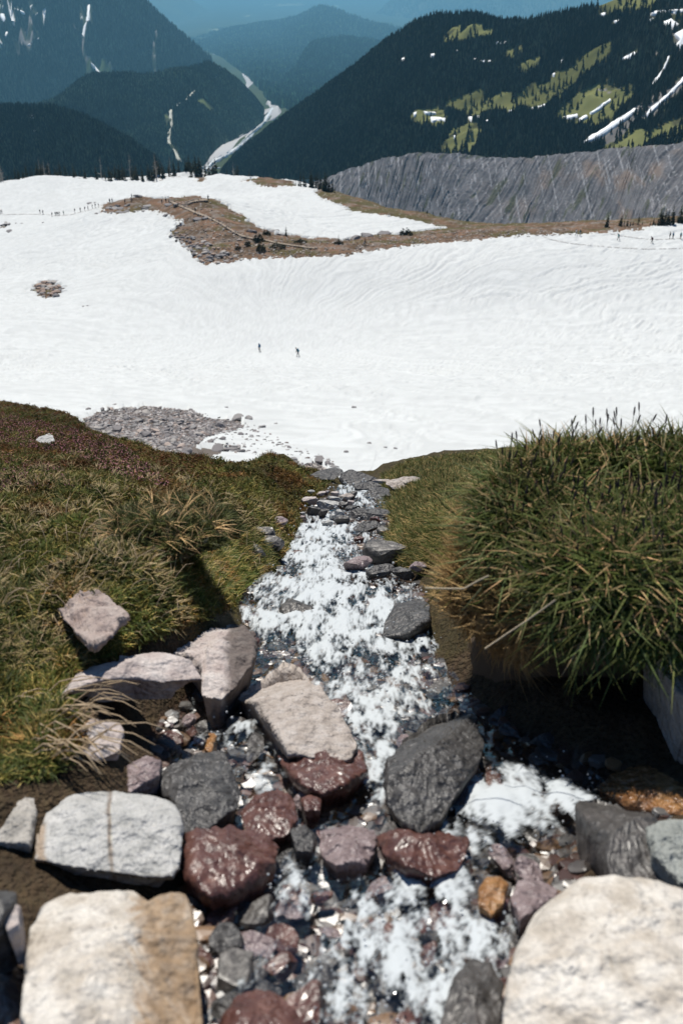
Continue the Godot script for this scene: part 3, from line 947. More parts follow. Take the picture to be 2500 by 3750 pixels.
func lay_stone(w: Vector3, size: float, called: String, label: String, group: String, tone := -1, sink := 0.25, flatness := 0.6) -> void:
	var o := mi(stones[rng.randi() % stones.size()], stone_mats[tone if tone >= 0 else rng.randi() % stone_mats.size()])
	o.basis = Basis(Vector3.UP, rng.randf() * TAU) * Basis(Vector3.RIGHT, rng.randf_range(-0.3, 0.3)) * Basis.from_scale(Vector3(size * rng.randf_range(0.8, 1.3), size * flatness * rng.randf_range(0.7, 1.2), size * rng.randf_range(0.7, 1.1)))
	o.position = w + Vector3.UP * size * flatness * (0.5 - sink)
	put(o, called, label, "rock", group)

func in_outline(outline: Array) -> Vector2:              # a random photo pixel inside an outline
	var pts := PackedVector2Array()
	for q in outline: pts.append(Vector2(q[0], q[1]))
	var b := boxed(pts)
	for i in 200:
		var q: Vector2 = b.box.position + Vector2(rng.randf(), rng.randf()) * b.box.size
		if Geometry2D.is_point_in_polygon(q, pts): return q
	return pts[0]

func stuff_stones(outline: Array, count: int, lo: float, hi: float, called: String, label: String, tints: Array) -> void:
	var xf := []
	var cols := []
	for i in count:
		var q := in_outline(outline)
		var w := on_mid(q.x, q.y, snow_h)
		var s := rng.randf_range(lo, hi)
		var b := Basis(Vector3.UP, rng.randf() * TAU) * Basis(Vector3.RIGHT, rng.randf_range(-0.4, 0.4)) * Basis.from_scale(Vector3(s, s * 0.55, s * rng.randf_range(0.6, 1.0)))
		xf.append(Transform3D(b, w + Vector3.UP * s * 0.1))
		cols.append((tints[rng.randi() % tints.size()] as Color) * rng.randf_range(0.7, 1.3))
	put(many(stones[2], matte(Color.WHITE, 0.9, true, 0.3), xf, cols), called, label, "stones", "", "stuff")

func conifer(sd: int, levels: int, width: float) -> Array:       # [trunk, crown] of unit height
	var r := RandomNumberGenerator.new()
	r.seed = sd
	var p := PackedVector3Array()
	var idx := PackedInt32Array()
	var lean := Vector2(r.randf_range(-0.02, 0.02), r.randf_range(-0.02, 0.02))
	for l in levels:
		var t := (l + r.randf_range(-0.3, 0.3)) / levels
		var y := 0.05 + 0.93 * t
		var reach := width * pow(1.0 - t, 0.8) * r.randf_range(0.6, 1.15) + 0.012
		if r.randf() < 0.08: reach *= 0.5
		var n := 7 if t < 0.7 else 5
		for k in n:
			if r.randf() < 0.12: continue
			var an := TAU * (k + r.randf_range(-0.35, 0.35)) / n + l * 1.3
			var d := Vector3(cos(an), 0, sin(an))
			var s := Vector3(-d.z, 0, d.x)
			var q := reach * r.randf_range(0.65, 1.2)
			var root := Vector3(lean.x * t, y, lean.y * t)
			var tip := root + d * q + Vector3.DOWN * q * r.randf_range(0.15, 0.55)
			var mid := root.lerp(tip, 0.55) + Vector3.UP * q * 0.10
			var w := q * r.randf_range(0.22, 0.36)
			var i := p.size()
			p.append_array([root + Vector3.UP * 0.012, mid + s * w, mid - s * w, tip, mid + Vector3.DOWN * q * 0.3 + s * w * 0.3, tip + s * w * 0.6 - d * q * 0.18, tip - s * w * 0.6 - d * q * 0.18])
			idx.append_array([i, i + 1, i + 2, i + 1, i + 3, i + 2, i, i + 4, i + 3, i + 1, i + 5, i + 3, i + 2, i + 3, i + 6])
	var crown := indexed(p, idx, PackedColorArray(), false)
	var c := CylinderMesh.new()
	c.top_radius = 0.003
	c.bottom_radius = 0.018
	c.height = 1.0
	c.radial_segments = 7
	c.rings = 3
	return [c, crown]

func tube(pts: Array, radii: Array, sides := 6) -> ArrayMesh:
	var p := PackedVector3Array()
	var idx := PackedInt32Array()
	var n := pts.size()
	for i in n:
		var a: Vector3 = pts[maxi(i - 1, 0)]
		var b: Vector3 = pts[mini(i + 1, n - 1)]
		var d := (b - a).normalized()
		var s := d.cross(Vector3.UP if absf(d.y) < 0.9 else Vector3.RIGHT).normalized()
		var t := d.cross(s)
		for k in sides:
			var an := TAU * k / sides
			p.append(pts[i] + (s * cos(an) + t * sin(an)) * radii[i])
	for i in n - 1:
		for k in sides:
			var a := i * sides + k
			var b := i * sides + (k + 1) % sides
			idx.append_array([a, b, a + sides, b, b + sides, a + sides])
	return indexed(p, idx)

func joined_tubes(list: Array) -> ArrayMesh:
	var st := SurfaceTool.new()
	for m in list: st.append_from(m, 0, Transform3D.IDENTITY)
	return st.commit()

func shrub_mesh(sd: int, count: int) -> ArrayMesh:               # a low bush of many small sprays, unit width
	var r := RandomNumberGenerator.new()
	r.seed = sd
	var p := PackedVector3Array()
	var idx := PackedInt32Array()
	for i in count:
		var an := r.randf() * TAU
		var rad := sqrt(r.randf()) * 0.5
		var top := (0.55 + 0.25 * sin(an * 3.0 + sd)) * (1.0 - rad * rad * 2.6)
		var c := Vector3(cos(an) * rad, r.randf_range(0.05, 1.0) * top, sin(an) * rad)
		var d := (c + Vector3(0, 0.1, 0) + Vector3(r.randf_range(-0.3, 0.3), r.randf_range(0, 0.5), r.randf_range(-0.3, 0.3))).normalized()
		var s := d.cross(Vector3(r.randf_range(-1, 1), r.randf_range(-1, 1), r.randf_range(-1, 1))).normalized()
		var l := r.randf_range(0.06, 0.13)
		var k := p.size()
		p.append_array([c - d * l * 0.4, c + s * l * 0.4, c - s * l * 0.4, c + d * l])
		idx.append_array([k, k + 1, k + 2, k + 1, k + 3, k + 2])
	return indexed(p, idx, PackedColorArray(), false)

var conifers: Array = []
var needle_mats: Array = []
var bark: StandardMaterial3D

func plant_conifer(w: Vector3, h: float, label: String, group: String, wide := 1.0) -> void:
	var v: Array = conifers[rng.randi() % conifers.size()]
	var root := Node3D.new()
	root.position = w - Vector3.UP * h * 0.03
	root.basis = Basis(Vector3.UP, rng.randf() * TAU)
	put(root, "conifer_tree", label, "tree", group)
	var t := part(root, "trunk", v[0], bark, Vector3(0, h * 0.5, 0))
	t.scale = Vector3(h, h, h)
	var c := part(root, "crown", v[1], needle_mats[rng.randi() % needle_mats.size()])
	c.scale = Vector3(h * wide, h, h * wide)

func plant_shrub(w: Vector3, wide: float, tall: float, label: String) -> void:
	var root := Node3D.new()
	root.position = w
	put(root, "evergreen_shrub", label, "shrub")
	var f := part(root, "foliage", shrub_mesh(rng.randi() % 1000, 420), needle_mats[0])
	f.scale = Vector3(wide, tall * 1.4, wide)
	var stems := []
	for i in 4:
		var an := TAU * i / 4.0 + rng.randf()
		stems.append(tube([Vector3(0, -0.1, 0), Vector3(cos(an) * wide * 0.18, tall * 0.3, sin(an) * wide * 0.18), Vector3(cos(an) * wide * 0.3, tall * 0.6, sin(an) * wide * 0.3)], [0.05 * wide, 0.03 * wide, 0.01 * wide], 5))
	part(root, "stem", joined_tubes(stems), bark)

func plant_snag(w: Vector3, h: float) -> void:
	var root := Node3D.new()
	root.position = w
	put(root, "dead_tree", "bare grey dead tree standing among the firs behind the snow crest", "tree", "dead trees behind the snow crest")
	var grey := matte(lin(0.30, 0.27, 0.23), 0.95)
	var bend := Vector3(rng.randf_range(-0.06, 0.06), 0, rng.randf_range(-0.06, 0.06)) * h
	part(root, "trunk", tube([Vector3(0, -0.5, 0), Vector3(0, h * 0.5, 0) + bend * 0.3, Vector3(0, h, 0) + bend], [0.022 * h, 0.014 * h, 0.003 * h], 6), grey)
	for i in 11:
		var t := rng.randf_range(0.25, 0.92)
		var an := rng.randf() * TAU
		var a := Vector3(0, h * t, 0) + bend * t * 0.7
		var l := h * 0.22 * (1.1 - t)
		part(root, "branch", tube([a, a + Vector3(cos(an) * l * 0.6, l * 0.1, sin(an) * l * 0.6), a + Vector3(cos(an) * l, l * 0.35, sin(an) * l)], [0.006 * h, 0.005 * h, 0.002 * h], 4), grey)

func ridge_things() -> void:
	for i in 9: stones.append(stone(100 + i * 7, 1, 6 + i % 4))
	for c in [[0.30, 0.28, 0.26], [0.22, 0.21, 0.205], [0.33, 0.27, 0.235], [0.16, 0.15, 0.15], [0.25, 0.185, 0.15]]:
		stone_mats.append(matte(lin(c[0], c[1], c[2]), 0.85, false, 0.35))
	bark = matte(lin(0.09, 0.075, 0.06), 0.95)
	for i in 5: conifers.append(conifer(40 + i, 17 + i * 2, [0.13, 0.16, 0.11, 0.18, 0.14][i]))
	for c in [[0.040, 0.044, 0.028], [0.046, 0.048, 0.03], [0.055, 0.052, 0.034]]:
		var m := matte(lin(c[0], c[1], c[2]), 0.95, false, 0.15)
		needle_mats.append(m)
	# rubble where the ridge breaks off into the snow
	var breaks := [[623, 868], [640, 840], [665, 850], [720, 872], [790, 905], [870, 935], [864, 956], [799, 966], [757, 972], [726, 957], [700, 930], [670, 900]]
	for i in 140:
		var q := in_outline(breaks)
		lay_stone(on_mid(q.x, q.y, snow_h), rng.randf_range(0.3, 0.85), "rubble_rock", "angular brown-grey rock in the broken rubble where the ridge meets the snow", "rubble at the broken end of the ridge", [0, 1, 3, 4, 4][rng.randi() % 5], 0.2, 0.75)
	for i in 26:
		var q := in_outline([[370, 775], [400, 752], [470, 748], [545, 750], [545, 772], [474, 781], [429, 787]])
		lay_stone(on_mid(q.x, q.y, snow_h), rng.randf_range(0.6, 1.6), "outcrop_rock", "flat grey rock in the outcrop at the ridge's far tip", "outcrop rocks at the tip of the ridge", [1, 3][rng.randi() % 2], 0.3, 0.4)
	for i in 60:
		var q := in_outline([[122, 1062], [130, 1050], [152, 1036], [178, 1033], [205, 1038], [222, 1050], [232, 1062], [205, 1086], [172, 1097], [150, 1092]])
		lay_stone(on_mid(q.x, q.y, snow_h), rng.randf_range(0.35, 1.0), "islet_rock", "brown rock in the small heap showing through the open snow", "rocks of the heap in the snow", [4, 4, 0, 3][rng.randi() % 4], 0.15, 0.7)
	for i in 90:
		var q := in_outline([[640, 800], [760, 800], [900, 870], [1200, 885], [1600, 850], [1950, 840], [1950, 862], [1640, 885], [1250, 935], [960, 944], [800, 900], [680, 860]])
		lay_stone(on_mid(q.x, q.y, snow_h), rng.randf_range(0.18, 0.5), "ridge_stone", "loose pale stone on the brown slope below the ridge path", "loose stones along the ridge", [0, 0, 2, 1][rng.randi() % 4], 0.2, 0.6)
	for i in 40:
		var q := in_outline([[600, 730], [720, 725], [840, 765], [900, 810], [860, 820], [760, 770], [620, 760]])
		lay_stone(on_mid(q.x, q.y, snow_h), rng.randf_range(0.18, 0.5), "knoll_stone", "loose brown stone on the knoll where the paths fork", "loose stones on the knoll", [4, 0, 3][rng.randi() % 3], 0.2, 0.6)
	for q in [[616, 752, 1.4, "dark boulder beside the people resting on the knoll"], [646, 752, 1.4, "squat dark boulder where the knoll path begins"], [607, 790, 1.4, "dark boulder at the snow edge under the knoll"], [505, 721, 1.8, "pointed boulder on the skyline of the knoll"], [1000, 850, 1.8, "boulder by the low evergreen bush at the upper snow edge"], [1030, 862, 1.6, "dark boulder between the bush and the lone fir"], [1300, 872, 2.0, "broad grey slab boulder at the end of the upper snow"], [1340, 866, 2.2, "smooth dome of grey rock on the ridge crest"], [1400, 858, 2.0, "low boulder on the crest before the spiky evergreen"], [925, 852, 2.0, "dark ledge boulder above the bend of the path"], [720, 806, 1.8, "flat boulder on the green patch below the path"], [752, 800, 1.2, "small dark boulder just below the path"]]:
		lay_stone(on_mid(q[0], q[1], snow_h), q[2], "ridge_boulder", q[3], "boulders on the ridge", 3, 0.3, 0.5)
	stuff_stones([[640, 800], [760, 800], [900, 860], [1200, 880], [1600, 845], [2100, 835], [2100, 858], [1640, 886], [1250, 936], [960, 945], [760, 970], [690, 910], [640, 860]], 1500, 0.12, 0.4, "ridge_gravel", "scattered small stones on the brown ridge", [Color(0.3, 0.27, 0.24), Color(0.2, 0.15, 0.12), Color(0.14, 0.12, 0.1)])
	# path on the ridge, edged with stones
	var path := [[620, 736, 2], [645, 748, 2.8], [677, 762, 3], [715, 779, 3], [761, 797, 2.8], [799, 815, 2.6], [837, 838, 2.6], [876, 861, 2.5], [918, 873, 2.2], [967, 880, 2.2], [1021, 893, 2], [1097, 904, 1.8], [1155, 912, 1.6]]
	var fork := [[677, 758, 5], [690, 745, 4], [720, 736, 4], [760, 734, 3]]
	var path_m := matte(lin(0.25, 0.205, 0.16), 1.0)
	var edge := []
	var edge_c := []
	for line in [path, fork]:
		var l := []
		var rr := []
		for q in resample(line.map(func(a): return Vector3(a[0], a[1], a[2])), 60):
			l.append(on_mid(q.x - q.z * 0.5, q.y + q.z, snow_h) + Vector3.UP * 0.22)
			rr.append(on_mid(q.x + q.z * 0.5, q.y - q.z, snow_h) + Vector3.UP * 0.22)
			for s in [-1.0, 1.0]:
				if rng.randf() < 0.75:
					var w := on_mid(q.x + s * q.z * 0.6 + rng.randf_range(-2, 2), q.y - s * q.z * 1.15, snow_h)
					var k := rng.randf_range(0.25, 0.55)
					edge.append(Transform3D(Basis(Vector3.UP, rng.randf() * TAU).scaled(Vector3(k, k * 0.7, k)), w + Vector3.UP * 0.2))
					edge_c.append(Color(0.12, 0.10, 0.085) * rng.randf_range(0.6, 1.6))
		var p := PackedVector3Array()
		for i in 60: p.append_array([l[i], rr[i]])
		var idx := PackedInt32Array()
		for i in 59: idx.append_array([i * 2, i * 2 + 1, i * 2 + 2, i * 2 + 1, i * 2 + 3, i * 2 + 2])
		put(mi(indexed(p, idx), path_m), "path", "", "", "", "structure")
	put(many(stones[4], matte(Color.WHITE, 0.9, true, 0.3), edge, edge_c), "path_edging", "rows of small dark stones edging the ridge path", "stones", "", "stuff")
	# stones melted out at the foot of the snow: the fan below the heather slope
	var fan := [[310, 1535], [390, 1503], [470, 1494], [560, 1490], [650, 1499], [705, 1504], [760, 1532], [870, 1547], [900, 1565], [850, 1580], [760, 1600], [700, 1640], [690, 1680], [560, 1700], [380, 1640]]
	var low_fan := [[900, 1712], [1000, 1695], [1060, 1684], [1110, 1700], [1165, 1694], [1195, 1722], [1180, 1755], [1060, 1785], [930, 1750]]
	for i in 215:
		var q := in_outline(fan)
		lay_stone(on_mid(q.x, q.y, snow_h), rng.randf_range(0.09, 0.24) * (1.6 if rng.randf() < 0.12 else 1.0), "scree_rock", "angular grey rock in the stony fan at the snow's near edge", "rocks of the stony fan", [0, 1, 1, 2, 3, 3][rng.randi() % 6], 0.05, 0.8)
	for i in 70:
		var q := in_outline(low_fan)
		lay_stone(on_mid(q.x, q.y, snow_h), rng.randf_range(0.07, 0.2), "scree_stone", "small grey stone in the lower patch beside the wet slab at the snow edge", "stones of the lower scree patch", [0, 1, 2, 3][rng.randi() % 4], 0.15, 0.5)
	var greys := [Color(0.22, 0.21, 0.205), Color(0.14, 0.13, 0.13), Color(0.19, 0.155, 0.14), Color(0.08, 0.075, 0.075), Color(0.34, 0.32, 0.31)]
	stuff_stones(fan, 5500, 0.05, 0.15, "scree", "small stones between the larger rocks of the stony fan", greys)
	stuff_stones([[690, 1500], [930, 1555], [1010, 1600], [1230, 1690], [1210, 1720], [1000, 1682], [760, 1640], [720, 1560]], 190, 0.04, 0.13, "scree", "thin trail of small stones strewn over the snow beside the stony fan", greys)
	stuff_stones(low_fan, 1600, 0.04, 0.1, "scree", "small stones of the lower scree patch by the snow edge", greys)
	for q in [[870, 1533, 0.7], [908, 1534, 0.6], [325, 1500, 0.35], [420, 1482, 0.3], [372, 1502, 0.5], [395, 1497, 0.35], [455, 1498, 0.4], [700, 1502, 0.35], [830, 1492, 0.22], [1010, 1552, 0.25], [958, 1565, 0.4], [815, 1610, 0.5], [770, 1617, 0.35], [1060, 1640, 0.25], [1100, 1655, 0.2], [860, 1640, 0.4], [800, 1647, 0.7], [840, 1652, 0.7], [880, 1655, 0.4], [1170, 1690, 0.6], [1200, 1700, 0.35], [1215, 1703, 0.25], [990, 1680, 0.35], [1035, 1678, 0.3], [1075, 1685, 0.35],
			[1297, 1493, 0.45], [1352, 1624, 0.3], [1268, 1657, 0.25], [1410, 1639, 0.18], [1447, 1643, 0.18], [1225, 1712, 0.3], [1190, 1735, 0.4], [860, 1560, 0.4], [930, 1580, 0.25], [880, 1592, 0.25], [900, 1610, 0.2]]:
		lay_stone(on_mid(q[0], q[1], snow_h), q[2] * 0.6, "snow_stone", "single dark stone lying loose on the bare snow", "single stones loose on the snow", [1, 3, 3][rng.randi() % 3], 0.15, 0.55)
	for q in [[330, 745, 1.2], [348, 743, 0.8], [160, 815, 0.7], [33, 848, 1.6], [12, 826, 2.0], [24, 823, 1.6], [60, 818, 0.6], [80, 818, 0.6], [305, 1122, 0.4], [320, 1120, 0.4], [355, 783, 0.8]]:
		lay_stone(on_mid(q[0], q[1], snow_h), q[2], "far_snow_rock", "dark rock melting out of the far snow near the line of walkers", "dark rocks in the far snow", 3, 0.2, 0.35)
	# firs
	for q in [[62, 275, 50], [78, 275, 50], [120, 285, 140], [152, 285, 130], [215, 297, 150], [235, 297, 115], [258, 300, 125], [275, 302, 130], [297, 305, 125], [315, 310, 100], [335, 320, 160], [352, 325, 150], [370, 330, 105], [385, 335, 80], [402, 335, 110], [425, 345, 80], [105, 285, 60], [168, 290, 70], [345, 326, 90], [225, 298, 90]]:
		var w := on_mid(1050 + q[0] / 2.412, 560 + q[1] / 2.412 + 4.0, snow_h)
		plant_conifer(w, q[2] / 2.412 / FOCAL * w.length() * 1.05, "slender dark fir in the clump behind the upper snow patch", "firs behind the upper snow patch")
	for q in [[838, 335, 115], [965, 330, 105], [1000, 328, 70], [1030, 328, 75], [1060, 325, 50], [1085, 320, 40], [1135, 318, 110], [1175, 315, 45], [1280, 320, 70], [1300, 320, 60], [1340, 322, 165], [1360, 322, 130], [1385, 322, 150], [1415, 315, 130], [1455, 310, 170], [1470, 312, 120], [1530, 300, 170], [1560, 300, 150], [1250, 320, 40]]:
		var w := on_mid(1900 + q[0] / 2.613, 700 + q[1] / 2.613 + 3.0, snow_h)
		plant_conifer(w, q[2] / 2.613 / FOCAL * w.length() * 1.05, "dark fir on the ridge edge in front of the grey moraine", "firs along the ridge edge", 1.2)
	var w1 := on_mid(1048, 865, snow_h)
	plant_conifer(w1, 40.0 / FOCAL * w1.length(), "lone spindly fir at the edge of the upper snow patch", "")
	var w2 := on_mid(1239, 893, snow_h)
	plant_conifer(w2, 38.0 / FOCAL * w2.length(), "thin young fir rising from a low shrub beside the path", "")
	for q in [[1562, 780], [1585, 785], [1610, 785]]:
		var w := on_mid(q[0], q[1] + 2, snow_h)
		plant_conifer(w, 15.0 / FOCAL * w.length(), "tiny fir on the grassy strip below the moraine", "tiny firs on the grassy strip", 1.5)
	for q in [[948, 884, 42, 30, "dense dark evergreen shrub beside the bend of the path"], [955, 918, 34, 30, "round evergreen shrub on the slope below the path bend"], [907, 900, 24, 22, "small pointed evergreen bush below the path"], [977, 858, 30, 18, "low evergreen bush by the boulders on the ridge top"], [1486, 862, 46, 26, "spiky low evergreen on the ridge above the lower snow"], [1240, 893, 34, 14, "low spreading shrub around the thin young fir"], [1100, 888, 46, 14, "flat spreading shrub on the ridge crest beside the path"], [1015, 905, 60, 16, "wide flat evergreen mat on the slope under the path"], [872, 912, 24, 14, "small green bush among the stones under the path"]]:
		var w := on_mid(q[0], q[1], snow_h)
		var k := w.length() / FOCAL
		plant_shrub(w - Vector3.UP * 0.1, q[2] * k, q[3] * k, q[4])
	for i in 130:
		var px := rng.randf_range(-40, 640)
		var d := rng.randf_range(514, 575)
		var x := ray(px, 640).x * d
		plant_conifer(Vector3(x, height_at(x, -d, mid_h), -d), rng.randf_range(5.0, 10.0), "dark fir growing just behind the rounded snow crest", "firs behind the snow crest", 1.25)
	for i in 60:
		var px := rng.randf_range(570, 940) if rng.randf() < 0.75 else rng.randf_range(990, 1060)
		var d := rng.randf_range(524, 565)
		var x := ray(px, 640).x * d
		plant_conifer(Vector3(x, height_at(x, -d, mid_h), -d), rng.randf_range(7.5, 12.5), "dark fir behind the gap in the snow crest above the bridge", "firs behind the gap in the crest", 1.25)
	for i in 12:
		var d := rng.randf_range(512, 545)
		var x := ray(rng.randf_range(0, 880), 640).x * d
		plant_snag(Vector3(x, height_at(x, -d, mid_h), -d), rng.randf_range(8.0, 13.0))

# ---------- people ----------
var poses: Array = []

func capsule(p: Vector3, a: Vector3, b: Vector3, ra: float, rb: float) -> float:
	var ab := b - a
	var t := clampf((p - a).dot(ab) / ab.length_squared(), 0.0, 1.0)
	return p.distance_to(a + ab * t) - lerpf(ra, rb, t)

func net_body(bones: Array, cell: float, blend: float) -> Dictionary:     # surface nets over tapered capsules joined smoothly
	var lo := Vector3.ONE * 1e9
	var hi := -lo
	for b in bones:
		for k in [[b[0], b[2]], [b[1], b[3]]]:
			lo = lo.min(k[0] - Vector3.ONE * (k[1] + cell * 2.0))
			hi = hi.max(k[0] + Vector3.ONE * (k[1] + cell * 2.0))
	var n := Vector3i(((hi - lo) / cell).ceil()) + Vector3i.ONE
	var f := PackedFloat32Array()
	var who := PackedByteArray()
	f.resize(n.x * n.y * n.z)
	f.fill(1.0)
	who.resize(f.size())
	for b in bones:
		var r: float = maxf(b[2], b[3]) + blend + cell * 2.0
		var l: Vector3 = (b[0] as Vector3).min(b[1]) - Vector3.ONE * r
		var h: Vector3 = (b[0] as Vector3).max(b[1]) + Vector3.ONE * r
		var i0 := Vector3i(((l - lo) / cell).floor()).clamp(Vector3i.ZERO, n - Vector3i.ONE)
		var i1 := Vector3i(((h - lo) / cell).ceil()).clamp(Vector3i.ZERO, n - Vector3i.ONE)
		for z in range(i0.z, i1.z + 1):
			for y in range(i0.y, i1.y + 1):
				for x in range(i0.x, i1.x + 1):
					var i := x + n.x * (y + n.y * z)
					var d := capsule(lo + Vector3(x, y, z) * cell, b[0], b[1], b[2], b[3])
					if d < f[i]: who[i] = b[4]
					var k := clampf(0.5 + 0.5 * (f[i] - d) / blend, 0.0, 1.0)
					f[i] = lerpf(f[i], d, k) - blend * k * (1.0 - k)
	var vert := {}
	var p := PackedVector3Array()
	var ids := PackedByteArray()
	var idx := PackedInt32Array()
	var step := [1, n.x, n.x * n.y]
	for z in n.z - 1:
		for y in n.y - 1:
			for x in n.x - 1:
				var i := x + n.x * (y + n.y * z)
				var neg := 0
				for c in 8:
					if f[i + (c & 1) + ((c >> 1) & 1) * n.x + (c >> 2) * step[2]] < 0.0: neg += 1
				if neg == 0 or neg == 8: continue
				var s := Vector3.ZERO
				var m := 0
				for c in 8:
					for ax in 3:
						if (c >> ax) & 1: continue
						var ca: int = i + (c & 1) + ((c >> 1) & 1) * n.x + (c >> 2) * step[2]
						var cb: int = ca + step[ax]
						if (f[ca] < 0.0) != (f[cb] < 0.0):
							var q := Vector3(c & 1, (c >> 1) & 1, c >> 2)
							q[ax] += f[ca] / (f[ca] - f[cb])
							s += q
							m += 1
				vert[i] = p.size()
				p.append(lo + (Vector3(x, y, z) + s / m) * cell)
				ids.append(who[i])
	for i in vert:
		for ax in 3:
			var b: int = step[(ax + 1) % 3]
			var c: int = step[(ax + 2) % 3]
			if (f[i] < 0.0) == (f[i + step[ax]] < 0.0): continue
			if not (vert.has(i - b) and vert.has(i - c) and vert.has(i - b - c)): continue
			var q := [vert[i], vert[i - b], vert[i - b - c], vert[i - c]]
			if f[i] < 0.0: q.reverse()
			idx.append_array([q[0], q[2], q[1], q[0], q[3], q[2]])
	return {"p": p, "idx": idx, "id": ids}

# a walker of 1.75 m facing -z; ids: 0 skin, 1 jacket, 2 trousers, 3 boots, 4 hair or hat
func pose(stride: float, bend: float, arms: float) -> Dictionary:
	var b := []
	var V := func(x: float, y: float, z: float) -> Vector3: return Vector3(x, y, z)
	var hip: Vector3 = V.call(0, 0.93, 0)
	var chest: Vector3 = V.call(0, 1.33, -0.40 * bend)
	var neck: Vector3 = V.call(0, 1.50, -0.55 * bend)
	var head: Vector3 = V.call(0, 1.62, -0.68 * bend - 0.02)
	b.append([V.call(-0.07, 0.95, 0), V.call(0.07, 0.95, 0), 0.125, 0.125, 2])
	b.append([hip + Vector3(0, 0.08, 0), chest, 0.135, 0.15, 1])
	b.append([chest + Vector3(-0.12, 0.06, 0), chest + Vector3(0.12, 0.06, 0), 0.09, 0.09, 1])
	b.append([chest + Vector3(0, 0.05, 0), neck, 0.07, 0.055, 1])
	b.append([neck, head, 0.052, 0.06, 0])
	b.append([head + Vector3(0, -0.035, -0.02), head + Vector3(0, 0.05, 0.0), 0.075, 0.095, 0])
	b.append([head + Vector3(0, 0.06, 0.02), head + Vector3(0, 0.085, 0.01), 0.098, 0.092, 4])
	b.append([head + Vector3(0, -0.02, -0.095), head + Vector3(0, 0.015, -0.088), 0.016, 0.012, 0])
	for s in [-1.0, 1.0]:
		var sw: float = s * stride
		var sh: Vector3 = chest + Vector3(s * 0.185, 0.07, 0)
		var el: Vector3 = sh + Vector3(s * 0.06, -0.27, 0.10 * sw * arms + 0.04)
		var wr: Vector3 = el + Vector3(s * -0.02, -0.20, -0.14 - 0.10 * sw * arms)
		var dir := (wr - el).normalized()
		b.append([sh, el, 0.058, 0.046, 1])
		b.append([el, wr, 0.045, 0.032, 1])
		b.append([wr, wr + dir * 0.085, 0.030, 0.034, 0])
		for k in 4: b.append([wr + dir * 0.08 + Vector3(0, 0, (k - 1.5) * 0.020), wr + dir * (0.145 + 0.012 * (1.5 - absf(k - 1.5))) + Vector3(-s * 0.02, 0, (k - 1.5) * 0.022), 0.010, 0.008, 0])
		b.append([wr + dir * 0.03, wr + dir * 0.075 + Vector3(-s * 0.01, 0, -0.05), 0.012, 0.009, 0])
		b.append([head + Vector3(s * 0.085, 0.01, 0.01), head + Vector3(s * 0.095, 0.035, 0.015), 0.016, 0.014, 0])
		var kn: Vector3 = V.call(s * 0.10, 0.50, -0.14 * sw - 0.05)
		var an: Vector3 = V.call(s * 0.10, 0.09, -0.22 * sw + 0.04)
		b.append([V.call(s * 0.09, 0.90, 0), kn, 0.095, 0.065, 2])
		b.append([kn, an, 0.065, 0.045, 2])
		b.append([an, an + Vector3(0, -0.045, -0.02), 0.052, 0.05, 3])
		b.append([an + Vector3(0, -0.045, 0.03), an + Vector3(0, -0.055, -0.15), 0.045, 0.036, 3])
	return net_body(b, 0.022, 0.035)

func superbox(s: Vector3, e := 0.45) -> ArrayMesh:
	var p := PackedVector3Array()
	var nu := 17
	var nv := 11
	var pw := func(x: float) -> float: return signf(x) * pow(absf(x), e)
	for v in nv:
		var la := -PI / 2 + PI * v / (nv - 1)
		for u in nu:
			var lo := TAU * u / (nu - 1)
			p.append(Vector3(pw.call(cos(la)) * pw.call(cos(lo)) * s.x, pw.call(sin(la)) * s.y, -pw.call(cos(la)) * pw.call(sin(lo)) * s.z) * 0.5)
	return grid_mesh(p, nu, nv)

var pack_mesh: ArrayMesh
var lid_mesh: ArrayMesh

func person(px: float, py: float, which: int, turn: float, jacket: Color, trousers: Color, hat: Color, pack: Variant, label: String, group := "", size := 1.0) -> void:
	var w := on_mid(px, py, snow_h)
	var b: Dictionary = poses[which]
	var tones := [Color(0.42, 0.27, 0.20), jacket, trousers, Color(0.03, 0.028, 0.026), hat]
	var col := PackedColorArray()
	for k in b.id: col.append(tones[k])
	var root := Node3D.new()
	root.position = w - Vector3.UP * 0.03
	root.rotation.y = deg_to_rad(turn)
	root.scale = Vector3.ONE * size
	put(root, "person", label, "person", group)
	part(root, "body", indexed(b.p, b.idx, col), matte(Color.WHITE, 0.8, true, 0.3))
	if pack != null:
		var bag := part(root, "backpack", pack_mesh, matte((pack as Color).linear_to_srgb(), 0.75), Vector3(0, 1.26, 0.20 - [0.1, 0.02, 0.16][which] ))
		bag.rotation.x = -[0.22, 0.05, 0.5][which]
		part(bag, "lid", lid_mesh, bag.material_override, Vector3(0, 0.27, 0.0))

